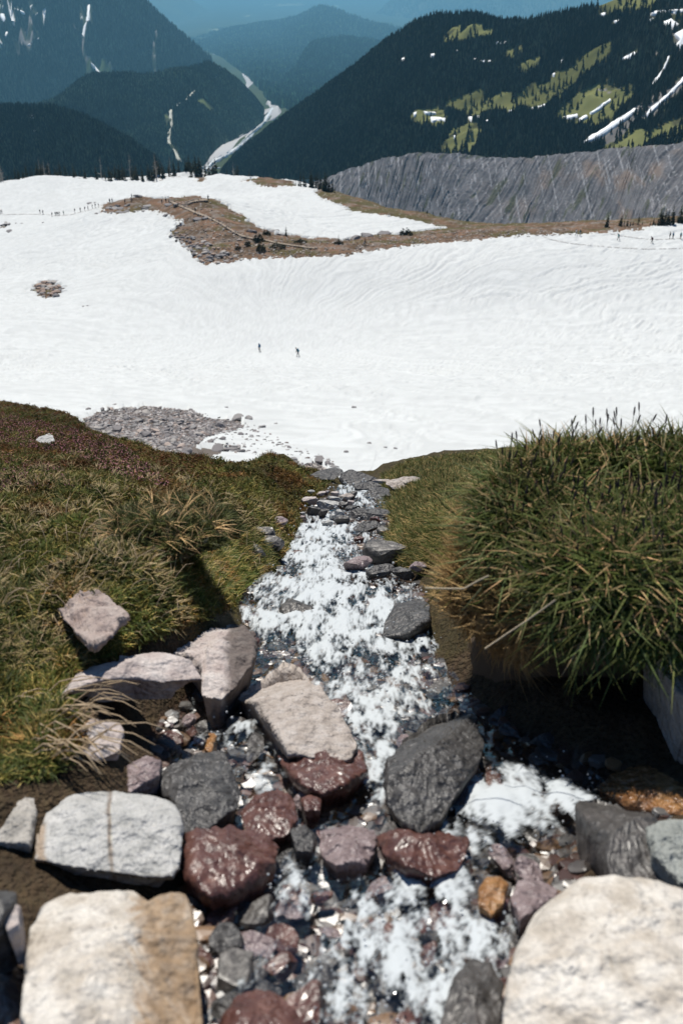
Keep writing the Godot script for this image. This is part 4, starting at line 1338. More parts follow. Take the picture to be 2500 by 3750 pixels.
func people() -> void:
	poses = [pose(1.0, 0.18, 1.0), pose(0.25, 0.05, 0.4), pose(1.2, 0.55, 0.8)]
	pack_mesh = superbox(Vector3(0.30, 0.52, 0.22))
	lid_mesh = superbox(Vector3(0.27, 0.13, 0.24))
	var black := Color(0.02, 0.02, 0.022)
	var dark := Color(0.035, 0.035, 0.04)
	var blue := Color(0.012, 0.11, 0.22)
	var teal := Color(0.02, 0.20, 0.24)
	person(951, 1288, 0, 70, blue, black, blue, Color(0.01, 0.10, 0.20), "hiker in blue jacket and blue pack leading a pair across the snow bowl", "", 1.0)
	person(1092, 1306, 2, 75, dark, Color(0.05, 0.05, 0.055), black, Color(0.015, 0.13, 0.20), "hiker in dark top with blue pack stooping behind the blue leader", "", 1.05)
	person(2108, 863, 0, 100, Color(0.62, 0.64, 0.66), dark, Color(0.06, 0.04, 0.03), null, "hiker in pale grey shirt and dark shorts at the snow's upper edge")
	person(2122, 865, 0, 60, Color(0.10, 0.22, 0.20), Color(0.30, 0.30, 0.28), black, black, "hiker with black pack walking beside the pale grey shirt")
	person(2263, 879, 2, 80, Color(0.05, 0.30, 0.30), black, Color(0.05, 0.03, 0.03), Color(0.05, 0.05, 0.06), "hiker in turquoise top and black leggings walking alone on the snow")
	person(2385, 891, 2, 60, Color(0.06, 0.02, 0.02), black, Color(0.03, 0.02, 0.02), Color(0.05, 0.015, 0.015), "stooping hiker in dark red with a pack climbing the snow")
	person(2450, 874, 1, 40, black, black, black, null, "hiker all in black standing next to the blue jacket")
	person(2461, 874, 1, -60, Color(0.015, 0.10, 0.20), black, Color(0.015, 0.10, 0.20), null, "hiker in dark blue jacket standing beside the one in black")
	person(2489, 875, 1, -50, teal, black, Color(0.02, 0.3, 0.25), null, "hiker in hooded teal jacket facing the standing pair")
	var coats := [black, dark, Color(0.06, 0.03, 0.03), Color(0.03, 0.04, 0.07), dark]
	for q in [[2, 782], [8, 782], [148, 782], [159, 784], [192, 793], [205, 791], [210, 791], [215, 791], [220, 790], [275, 779], [296, 775], [312, 772], [324, 769], [340, 764], [350, 761], [362, 759]]:
		person(q[0], q[1], rng.randi() % 2, rng.randf_range(60, 110) * (1 if rng.randf() < 0.7 else -1), coats[rng.randi() % 5], dark, black, dark if rng.randf() < 0.5 else null, "distant hiker in dark clothes in the line crossing the far snow", "line of hikers on the far snow")
	person(235, 787, 0, 80, Color(0.02, 0.18, 0.14), black, black, null, "distant hiker in a green jacket at the end of the line")
	for q in [[403, 744], [412, 741], [459, 746], [482, 740], [484, 728], [594, 747], [609, 743]]:
		person(q[0], q[1], 1, rng.randf() * 360, coats[rng.randi() % 5], dark, black, null, "person in dark clothes resting on the knoll at the ridge top", "people resting on the knoll")
	person(763, 733, 1, 30, dark, black, black, null, "walker in dark clothes where the side path meets the snow")
	person(717, 779, 0, 160, Color(0.05, 0.045, 0.04), dark, Color(0.08, 0.06, 0.04), null, "walker in brown-black coming down the stone-edged path")
	person(1336, 897, 0, -60, Color(0.09, 0.05, 0.035), black, black, null, "walker in dark brown on the earth slope below the boulders")
	person(918, 660, 1, 0, Color(0.25, 0.35, 0.5), dark, Color(0.5, 0.5, 0.5), null, "person in a light blue top behind the snow crest beside the firs")

# ======================= FOREGROUND: the stream and its banks =======================
const FALL := 0.364                      # the stream drops this much for each metre forward
const EYE := 1.3                         # height of the eye over the stream, straight below
const FORE_COLS := 430
const FORE_SPREAD := 0.80
var fore_d := PackedFloat32Array()
var fore_h := PackedFloat32Array()
var edge_d := PackedFloat32Array()
var edge_l := PackedFloat32Array()
var edge_r := PackedFloat32Array()

func on_stream(px: float, py: float, over := 0.0) -> Vector3:      # where a pixel's ray meets the sloping stream surface, raised by over
	var r := ray(px, py)
	return r * ((EYE - over) / (-r.y - FALL))

func table(t: Array, d: float) -> float:
	if d <= t[0][0]: return t[0][1]
	for i in t.size() - 1:
		if d < t[i + 1][0]: return lerpf(t[i][1], t[i + 1][1], (d - t[i][0]) / (t[i + 1][0] - t[i][0]))
	return t[-1][1]

func edges_at(d: float) -> Vector2:
	var k := clampi(edge_d.bsearch(d) - 1, 0, edge_d.size() - 2)
	var t := clampf((d - edge_d[k]) / (edge_d[k + 1] - edge_d[k]), 0.0, 1.0)
	return Vector2(lerpf(edge_l[k], edge_l[k + 1], t), lerpf(edge_r[k], edge_r[k + 1], t))

const BANK_L := [[1.0, 0.03], [1.5, 0.06], [1.9, 0.14], [2.3, 0.26], [2.8, 0.40], [3.6, 0.44], [5.0, 0.38], [7.0, 0.22], [9.0, 0.14], [12.0, 0.2], [16.0, 0.2]]
const BANK_R := [[1.0, 0.04], [1.8, 0.05], [2.4, 0.10], [3.0, 0.22], [3.8, 0.34], [5.0, 0.34], [6.0, 0.22], [7.5, 0.10], [9.0, 0.08]]

func fore_ground(x: float, d: float) -> float:
	var e := edges_at(d)
	var h := -(EYE + FALL * d)
	var a := x / d
	var crest := 8.0 + a * a * 34.0 - 1.9 * sin(PI * clampf((-a - 0.03) / 0.3, 0.0, 1.0)) if a < 0.0 else 8.4 + a * 5.0
	if d > crest: h -= 0.16 * (d - crest) + 0.022 * (d - crest) * (d - crest)
	var big := fbm.get_noise_2d(x * 0.9, d * 0.9)
	var small := fbm.get_noise_2d(x * 5.0, d * 5.0)
	if d > edge_d[-1]: e = Vector2(edge_l[-1] - (d - edge_d[-1]) * 0.1, edge_r[-1] + (d - edge_d[-1]) * 0.1)
	if x < e.x:
		var t := e.x - x
		var wide := 0.16 + 0.05 * d
		h += table(BANK_L, d) * smoothstep(-0.05, wide, t) + 0.05 * minf(t, 3.0) + (big * 0.13 + fbm.get_noise_2d(x * 2.4 + 8.0, d * 2.4) * 0.05) * smoothstep(0.0, 0.4, t) + small * 0.025
	elif x > e.y:
		var t := x - e.y
		var wide := 0.12 + 0.06 * d
		h += table(BANK_R, d) * smoothstep(-0.05, wide, t) + big * 0.04 + small * 0.02
	else:
		var t := minf(x - e.x, e.y - x)
		h += -0.07 * smoothstep(0.0, 0.12, t) + big * 0.02 + small * 0.03
	return h

func on_fore(px: float, py: float) -> Vector3:
	var r := ray(px, py)
	var f := clampf((r.x / FORE_SPREAD + 1.0) * 0.5, 0.0, 1.0) * (FORE_COLS - 1)
	var u := mini(int(f), FORE_COLS - 2)
	var t := f - u
	var before := 0.0
	for v in fore_d.size():
		var i := v * FORE_COLS + u
		var gap := r.y * fore_d[v] - lerpf(fore_h[i], fore_h[i + 1], t)
		if gap <= 0.0 and v > 0:
			return r * lerpf(fore_d[v - 1], fore_d[v], clampf(before / (before - gap), 0, 1))
		before = gap
	return r * 30.0

# ---------- stones traced from the photograph ----------
# outline in pixels of the 1568 wide view; its top lies over the stream by rise, tilted across and along; sides go down by thick
func boulder(outline: Array, rise: float, across: float, along: float, thick: float, m: Material, called: String, label: String, dome := 0.03, rough := 1.0, tint_bands: Array = [], flare := -0.30) -> void:
	var k := 2500.0 / 1568.0
	var c := Vector2.ZERO
	for q in outline: c += Vector2(q[0], q[1]) * k
	c /= outline.size()
	var mid := on_stream(c.x, c.y, rise)
	if rise < 0.0:                                   # lies on the bank: find the ground under it
		var g := on_fore(c.x, c.y)
		rise = EYE + FALL * -g.z + g.y - rise
		mid = on_stream(c.x, c.y, rise)
	var hit := func(px: float, py: float) -> Vector3:
		var r := ray(px, py)
		return r * ((-(EYE - rise) - across * mid.x + along * mid.z) / (r.y + FALL - across * r.x - along))
	var n := 120
	var per := 0.0
	var pts := []
	for q in outline: pts.append(Vector2(q[0], q[1]) * k)
	for i in pts.size(): per += pts[i].distance_to(pts[(i + 1) % pts.size()])
	var ring := []
	var go := 0.0
	var seg := 0
	for i in n:
		var want := per * i / n
		while go + pts[seg].distance_to(pts[(seg + 1) % pts.size()]) < want:
			go += pts[seg].distance_to(pts[(seg + 1) % pts.size()])
			seg += 1
		var a: Vector2 = pts[seg]
		var b: Vector2 = pts[(seg + 1) % pts.size()]
		ring.append(a.lerp(b, (want - go) / a.distance_to(b)))
	for i in n:
		var an := TAU * i / n
		var out: Vector2 = ring[i] - c
		ring[i] = c + out * (1.0 + rough * (0.035 * fbm.get_noise_2d(cos(an) * 2.2 + c.x, sin(an) * 2.2) + 0.02 * fine.get_noise_2d(cos(an) * 9.0 + c.y, sin(an) * 9.0)))
	var size := 0.0
	var world := []
	for q in ring:
		var w: Vector3 = hit.call(q.x, q.y)
		world.append(w)
		size += w.distance_to(mid) / n
	var p := PackedVector3Array()
	var pixels := PackedVector2Array()
	var tops := [0.01, 0.07, 0.14, 0.21, 0.28, 0.35, 0.42, 0.49, 0.56, 0.63, 0.70, 0.77, 0.84, 0.90, 0.95, 0.98, 1.0]
	var sd := fmod(c.x * 0.37 + c.y * 0.11, 50.0)
	var cut := RandomNumberGenerator.new()
	cut.seed = int(c.x * 7.0 + c.y * 13.0)
	var facets := []
	for i in 4: facets.append([Vector3(1, 0, 0).rotated(Vector3.UP, cut.randf() * TAU) * cut.randf_range(0.18, 0.55), cut.randf_range(0.03, 0.16)])
	for s in tops:
		for i in n:
			var q: Vector2 = c.lerp(ring[i], s)
			var w: Vector3 = mid.lerp(world[i], s) if s < 1.0 else world[i]
			w.y += dome * (1.0 - s * s) - (0.0 if s < 0.94 else (0.006 if s < 0.97 else (0.014 if s < 0.99 else 0.026))) * minf(size * 4.0, 1.0)
			for f in facets:
				var over: float = w.y - world[i].y * s - mid.y * (1.0 - s) + (w - mid).dot(f[0]) - f[1] * size - dome * 0.4
				if over > 0.0 and rough > 0.5: w.y -= over * minf(rough, 1.0)
			p.append(w)
			pixels.append(q)
	for dn in [[0.08, 1.0 + flare * 0.1], [0.2, 1.0 + flare * 0.3], [0.4, 1.0 + flare * 0.6], [0.7, 1.0 + flare], [1.0, 0.93 + flare]]:
		for i in n:
			var w: Vector3 = mid.lerp(world[i], dn[1])
			w.y = world[i].y - 0.02 - thick * dn[0]
			p.append(w)
			pixels.append(ring[i])
	var rings: int = tops.size() + 5
	var fr := 1.0 / maxf(size, 0.02)
	var col := PackedColorArray()
	for i in p.size():
		var w := p[i]
		var chip := fbm.get_noise_3d(w.x * fr * 1.1 + sd, w.y * fr * 1.1, w.z * fr * 1.1)
		var nz := chip * 0.07 + (roundf(chip * 7.0) / 7.0 - chip) * 0.10 + ridged.get_noise_3d(w.x * fr * 1.9 + sd, w.y * fr * 1.9, w.z * fr * 1.9) * 0.035 + fbm.get_noise_3d(w.x * fr * 5.0, w.y * fr * 5.0 + sd, w.z * fr * 5.0) * 0.03 + fine.get_noise_3d(w.x * fr * 14.0, w.y * fr * 14.0 + sd, w.z * fr * 14.0) * 0.008
		var o := (w - (mid - Vector3.UP * thick * 0.6)).normalized()
		p[i] = w + (o * 0.5 + Vector3.UP * 0.5) * nz * size * rough
		var tint := Color(1, 1, 1)
		for s in tint_bands:  # bands multiplied into the vertex colour: veins, stains, one shaded end
			var wob: float = fbm.get_noise_2d(w.x * fr * 2.2 + 9.0, w.z * fr * 2.2) * s[3]
			var x: float = pixels[i].x / k + wob
			var soft: float = 0.55 * s[3] + 1.0
			if s[3] > 20.0: x += fine.get_noise_2d(w.x * fr * 9.0, w.z * fr * 9.0) * s[3] * 0.8
			var f := smoothstep(s[0] - soft, s[0] + soft, x) * smoothstep(s[1] + soft, s[1] - soft, x)
			if s[3] > 20.0: f *= 0.95 + 0.5 * fbm.get_noise_2d(w.x * fr * 7.0, w.z * fr * 7.0)
			tint = tint.lerp(tint * (s[2] as Color), clampf(f, 0, 1))
		col.append(tint)
	var idx := PackedInt32Array()
	for v in rings - 1:
		for i in n:
			var a: int = v * n + i
			var b: int = v * n + (i + 1) % n
			idx.append_array([a, b, a + n, b, b + n, a + n])
	var o := mi(indexed(p, idx, col), m)
	put(o, called, label, "rock")

# ---------- plants ----------
func tuft(sd: int, blades: int, long: float, wide: float, spread: float, lean: float, straw: float, base_c: Color, tip_c: Color) -> ArrayMesh:
	var r := RandomNumberGenerator.new()
	r.seed = sd
	var p := PackedVector3Array()
	var col := PackedColorArray()
	var idx := PackedInt32Array()
	for b in blades:
		var an := r.randf() * TAU
		var d := Vector3(cos(an), 0, sin(an))
		var s := Vector3(-d.z, 0, d.x)
		var root := d * spread * sqrt(r.randf()) + s * r.randf_range(-0.3, 0.3) * spread
		var l := long * r.randf_range(0.55, 1.15)
		var bend := lean * r.randf_range(0.4, 1.5)
		var w := wide * r.randf_range(0.7, 1.2)
		var dry := r.randf() < straw
		var k := r.randf_range(0.7, 1.3)
		var hue := base_c.lerp(tip_c, r.randf_range(0.35, 1.0))
		var i := p.size()
		for t in [0.0, 0.35, 0.7, 1.0]:
			var q: Vector3 = root + Vector3.UP * l * (t - 0.45 * bend * t * t) + d * l * bend * t * t
			var ww: float = w * (1.0 - t * t) * 0.5 + wide * 0.04
			p.append_array([q - s * ww, q + s * ww])
			var c: Color = hue
			if dry: c = Color(0.36, 0.27, 0.14)
			col.append_array([c * k, c * k])
		for t in 3: idx.append_array([i + t * 2, i + t * 2 + 1, i + t * 2 + 2, i + t * 2 + 1, i + t * 2 + 3, i + t * 2 + 2])
	return indexed(p, idx, col)

func leaf_clump(sd: int, leaves: int, size: float, c0: Color, c1: Color, berries: Color, berry_share: float) -> ArrayMesh:
	var r := RandomNumberGenerator.new()
	r.seed = sd
	var p := PackedVector3Array()
	var col := PackedColorArray()
	var idx := PackedInt32Array()
	for b in leaves:
		var c := Vector3(r.randf_range(-1, 1), r.randf_range(0, 1.1), r.randf_range(-1, 1)) * size
		var d := Vector3(r.randf_range(-1, 1), r.randf_range(0.1, 1.2), r.randf_range(-1, 1)).normalized()
		var s := d.cross(Vector3(r.randf_range(-1, 1), r.randf_range(-1, 1), r.randf_range(-1, 1))).normalized()
		var u := d.cross(s)
		var flower := r.randf() < berry_share
		var l := size * (0.42 if flower else r.randf_range(0.5, 0.95))
		var wd := l * (0.5 if flower else 0.22)
		var k := p.size()
		p.append_array([c - d * l * 0.5, c + s * wd, c - s * wd, c + d * l * 0.5, c + u * wd * 0.8])
		var cc := berries * r.randf_range(0.7, 1.3) if flower else c0.lerp(c1, r.randf()) * r.randf_range(0.7, 1.3)
		for q in 5: col.append(cc)
		idx.append_array([k, k + 1, k + 4, k, k + 4, k + 2, k + 3, k + 4, k + 1, k + 3, k + 2, k + 4])
	return indexed(p, idx, col)

func plant_mat(shine := 0.35, through := 0.5) -> StandardMaterial3D:
	var m := matte(Color.WHITE, 0.55, true, shine)
	m.backlight_enabled = true
	m.backlight = Color(through, through, through)
	m.cull_mode = BaseMaterial3D.CULL_DISABLED
	return m

func scatter(outline: Array, count: int, mesh: Mesh, m: Material, lo: float, hi: float, called: String, label: String, category: String, tint: Callable, skip = null, upright := 0.8) -> void:
	var xf := []
	var cols := []
	for i in count:
		var q := in_outline(outline)
		var w := on_fore(q.x, q.y)
		if -w.z > 24.0 or (skip != null and skip.call(w, q)): continue
		var s := rng.randf_range(lo, hi)
		var up := Vector3(rng.randf_range(-0.35, 0.35), 1.0, rng.randf_range(-0.35, 0.35) + (1.0 - upright)).normalized()
		var sd := up.cross(Vector3(cos(i * 2.4), 0, sin(i * 2.4))).normalized()
		xf.append(Transform3D(Basis(sd, up, sd.cross(up)).scaled_local(Vector3.ONE * s), w - up * 0.008 * s))
		cols.append(tint.call(w))
	put(many(mesh, m, xf, cols), called, label, category, "", "stuff")

func foreground() -> void:
	for q in [[1780, 1235, 1375], [1815, 1215, 1400], [1850, 1130, 1440], [1900, 1120, 1430], [1950, 1085, 1420], [2000, 1065, 1400], [2050, 1050, 1385], [2090, 990, 1440], [2130, 930, 1530], [2200, 875, 1565], [2300, 890, 1565], [2400, 900, 1590], [2500, 780, 1680], [2600, 620, 1780], [2700, 540, 1950], [2800, 560, 2250], [2900, 640, 2500], [3000, 690, 2450], [3200, 690, 2150], [3400, 680, 2000], [3600, 690, 1950], [3900, 690, 1950], [4400, 700, 1950]]:
		var w := on_stream(q[1], q[0])
		var v := on_stream(q[2], q[0])
		edge_d.append(-w.z); edge_l.append(w.x); edge_r.append(v.x)
	edge_d.reverse(); edge_l.reverse(); edge_r.reverse()
	var nr := 330
	for v in nr: fore_d.append(0.5 * pow(36.0 / 0.5, float(v) / (nr - 1)))
	fore_h.resize(nr * FORE_COLS)
	var p := PackedVector3Array()
	var col := PackedColorArray()
	p.resize(nr * FORE_COLS); col.resize(nr * FORE_COLS)
	for v in nr:
		var d := fore_d[v]
		var e := edges_at(d)
		for u in FORE_COLS:
			var x := (float(u) / (FORE_COLS - 1) * 2.0 - 1.0) * FORE_SPREAD * d
			var h := fore_ground(x, d)
			var i := v * FORE_COLS + u
			fore_h[i] = h
			p[i] = Vector3(x, h, -d)
			var k := clampf(0.5 + fbm.get_noise_2d(x * 6.0, d * 6.0), 0, 1)
			var c := Color(0.05, 0.037, 0.024).lerp(Color(0.095, 0.07, 0.042), k)
			if x > e.x and x < e.y and d < edge_d[-1]:
				c = Color(0.035, 0.023, 0.018).lerp(Color(0.10, 0.06, 0.045), k)
				if fine.get_noise_2d(x * 22.0, d * 22.0) > 0.25: c = c.lerp(Color(0.16, 0.15, 0.14), 0.6)
			else:
				var moss := smoothstep(0.05, 0.3, fbm.get_noise_2d(x * 1.6 + 4.0, d * 1.6)) * smoothstep(0.9, 0.1, minf(absf(x - e.x), absf(x - e.y)))
				c = c.lerp(Color(0.085, 0.07, 0.012), moss * 0.7 * smoothstep(2.4, 3.4, d))
				if d > 3.0: c = c.lerp(Color(0.06, 0.055, 0.02), 0.5)
			col[i] = c
	var soil_bump := ImageTexture.create_from_image(noise_image(512, 0.03, 5, 19))
	var soil := textured(ramp_tex(512, 0.02, 5, 18, [[0.0, Color(0.25, 0.22, 0.2)], [0.5, Color(0.8, 0.75, 0.7)], [1.0, Color(1.0, 1.0, 1.0)]], 0.1, Color(0.2, 0.18, 0.16)), 3.0, 0.9, soil_bump, 3.0, 0.3, true)
	put(mi(grid_mesh(p, FORE_COLS, nr, col), soil), "stream_bank", "", "", "", "structure")
	print("banks ", Time.get_ticks_msec())
	water()
	stream_stones()
	print("stones ", Time.get_ticks_msec())
	plants()

func water() -> void:
	var blobs := [[1290, 1812, 60, 22, 0.9], [1330, 1850, 60, 30, 0.55], [1180, 1950, 90, 50, 1.0], [1140, 2030, 110, 60, 1.0], [1330, 1960, 60, 40, 0.5], [1250, 2100, 160, 50, 0.95], [1150, 2170, 190, 60, 1.0], [1060, 2270, 150, 60, 1.0], [1250, 2300, 180, 70, 1.0], [1400, 2230, 120, 60, 0.95], [1180, 2390, 80, 50, 0.95], [1450, 2370, 110, 40, 0.95], [1300, 2500, 90, 60, 0.7], [1500, 2480, 70, 50, 0.65], [1330, 2640, 60, 70, 0.85], [1390, 2750, 50, 60, 0.75], [1390, 2880, 40, 60, 0.6], [960, 2880, 50, 70, 0.55], [900, 2650, 60, 40, 0.3],
		[1850, 2950, 170, 80, 1.0], [2050, 2930, 90, 60, 0.9], [1700, 3080, 90, 60, 0.8], [1480, 3250, 60, 70, 0.7], [1650, 3250, 70, 80, 0.7], [1450, 3500, 150, 130, 0.8], [1600, 3650, 130, 100, 0.85], [1700, 3420, 120, 90, 0.75], [1350, 3350, 60, 60, 0.5], [1500, 2600, 90, 60, 0.5], [1250, 3650, 200, 100, 0.45], [1420, 2560, 70, 80, 0.7], [1370, 2690, 60, 70, 0.8], [1390, 2820, 45, 70, 0.7], [1560, 3150, 80, 60, 0.6], [1900, 2860, 120, 50, 0.6], [1100, 3250, 90, 70, 0.35], [820, 2720, 70, 60, 0.3]]
	var rows := []
	var y := 1778.0
	while y < 3960.0:
		rows.append(y)
		y += 1.8 if y < 2150.0 else (3.0 if y < 2600.0 else 5.0)
	var nu := 190
	var nv := rows.size()
	var p := PackedVector3Array()
	var foam := PackedFloat32Array()
	p.resize(nu * nv); foam.resize(nu * nv)
	var soft_y := PackedFloat32Array()
	soft_y.resize(nu * nv)
	var drops := []
	var drop_c := []
	for v in nv:
		var py: float = rows[v]
		var w0 := on_stream(1250, py)
		var e := edges_at(-w0.z)
		var near := blobs.filter(func(b): return absf(py - b[1]) < 2.0 * b[3])
		for u in nu:
			var x := lerpf(e.x - 0.05, e.y + 0.05, float(u) / (nu - 1))
			var d := -w0.z
			var px := 1250.0 + x / d * FOCAL * (cs + sn * (1875.0 - py) / FOCAL)
			var s := 0.0
			for b in near:
				var qx: float = (px - b[0]) / b[2]
				var qy: float = (py - b[1]) / b[3]
				var q := qx * qx + qy * qy
				if q < 4.0: s = maxf(s, (b[4] + (0.12 if py > 2450.0 else 0.0)) * exp(-q * 0.5))
			var n1 := fbm.get_noise_2d(x * 8.0, d * 3.2)
			var n2 := fine.get_noise_2d(x * 26.0, d * 9.0 / (0.7 + 0.12 * d) + 5.0)
			var n3 := fine.get_noise_2d(x * 60.0, d * 42.0 / (0.6 + 0.25 * d))
			var hgt := n1 * 0.018 + n2 * 0.0042 + n3 * 0.0016 + s * 0.012
			var n4 := fine.get_noise_2d(x * 110.0, d * 70.0 / (0.5 + 0.3 * d))
			var f := s * 1.1 + 0.55 * n1 + 0.5 * n2 + 0.3 * n3 + 0.26 * n4 - 0.58
			p[v * nu + u] = Vector3(x, w0.y + hgt, -d)
			soft_y[v * nu + u] = w0.y + n1 * 0.018 + s * 0.012 + 0.006
			foam[v * nu + u] = f
			if f > -0.3 and f < -0.02 and s > 0.2 and rng.randf() < 0.05:
				var k := rng.randf_range(0.0012, 0.0042) * (0.6 + 0.22 * d)
				drops.append(Transform3D(Basis.from_scale(Vector3.ONE * k), p[v * nu + u] + Vector3(rng.randf_range(-0.02, 0.02), absf(rng.randfn(0.0, 0.028)), rng.randf_range(-0.02, 0.02))))
				drop_c.append(Color(0.6, 0.63, 0.65))
	# rows run towards the camera here, so turn them round for the faces to look up
	var pr := PackedVector3Array()
	var fr := PackedFloat32Array()
	var sy := PackedFloat32Array()
	for v in range(nv - 1, -1, -1):
		pr.append_array(p.slice(v * nu, (v + 1) * nu))
		fr.append_array(foam.slice(v * nu, (v + 1) * nu))
		sy.append_array(soft_y.slice(v * nu, (v + 1) * nu))
	var froth := PackedColorArray()
	var keep_f := PackedByteArray()
	froth.resize(nu * nv); keep_f.resize(nu * nv)
	var lifted := pr.duplicate()
	for i in nu * nv:
		var al := smoothstep(-0.2, 0.45, fr[i])
		froth[i] = Color(0.43, 0.46, 0.475, al)
		keep_f[i] = 1 if fr[i] > -0.2 else 0
		lifted[i] = Vector3(pr[i].x, sy[i], pr[i].z)
	var clear := StandardMaterial3D.new()
	clear.albedo_color = Color(0.25, 0.26, 0.26, 0.015)
	clear.transparency = BaseMaterial3D.TRANSPARENCY_ALPHA
	clear.roughness = 0.05
	clear.metallic_specular = 0.5
	put(mi(grid_mesh(pr, nu, nv), clear), "stream_water", "clear rippling water running over brown stones", "water", "", "structure")
	var white := matte(Color.WHITE, 0.6, true, 0.3)
	white.transparency = BaseMaterial3D.TRANSPARENCY_ALPHA
	put(mi(grid_mesh(lifted, nu, nv, froth, keep_f), white), "stream_foam", "white foam of the tumbling stream", "foam", "", "stuff")
	var froth_drop := matte(Color.WHITE, 0.5, true, 0.5)
	froth_drop.backlight_enabled = true
	froth_drop.backlight = Color(0.9, 0.9, 0.9)
	var ico := icosphere(1)
	var dp := PackedVector3Array()
	var di := PackedInt32Array()
	for q in ico[0]: dp.append(q)
	for t in ico[1]: di.append_array([t[0], t[2], t[1]])
	put(many(indexed(dp, di), froth_drop, drops, drop_c), "spray", "white drops of spray flying over the cascade", "spray", "", "stuff")
	# pebbles of the bed
	var xf := []
	var cols := []
	var tints := [Color(0.13, 0.06, 0.045), Color(0.2, 0.11, 0.08), Color(0.16, 0.15, 0.14), Color(0.07, 0.06, 0.055), Color(0.28, 0.16, 0.08), Color(0.25, 0.22, 0.2)]
	for i in 4200:
		var py := rng.randf_range(1800, 3900)
		var d := -on_stream(1250, py).z
		var e := edges_at(d)
		var x := rng.randf_range(e.x, e.y)
		var s := rng.randf_range(0.010, 0.042)
		xf.append(Transform3D(Basis(Vector3.UP, rng.randf() * TAU).scaled(Vector3(s, s * 0.55, s * 0.8)), Vector3(x, fore_ground(x, d) + s * 0.1, -d)))
		cols.append((tints[rng.randi() % 6] as Color) * rng.randf_range(0.2, 0.6))
	put(many(stones[1], matte(Color.WHITE, 0.32, true, 0.5), xf, cols), "stream_pebbles", "small brown and grey pebbles on the stream bed", "pebbles", "", "stuff")

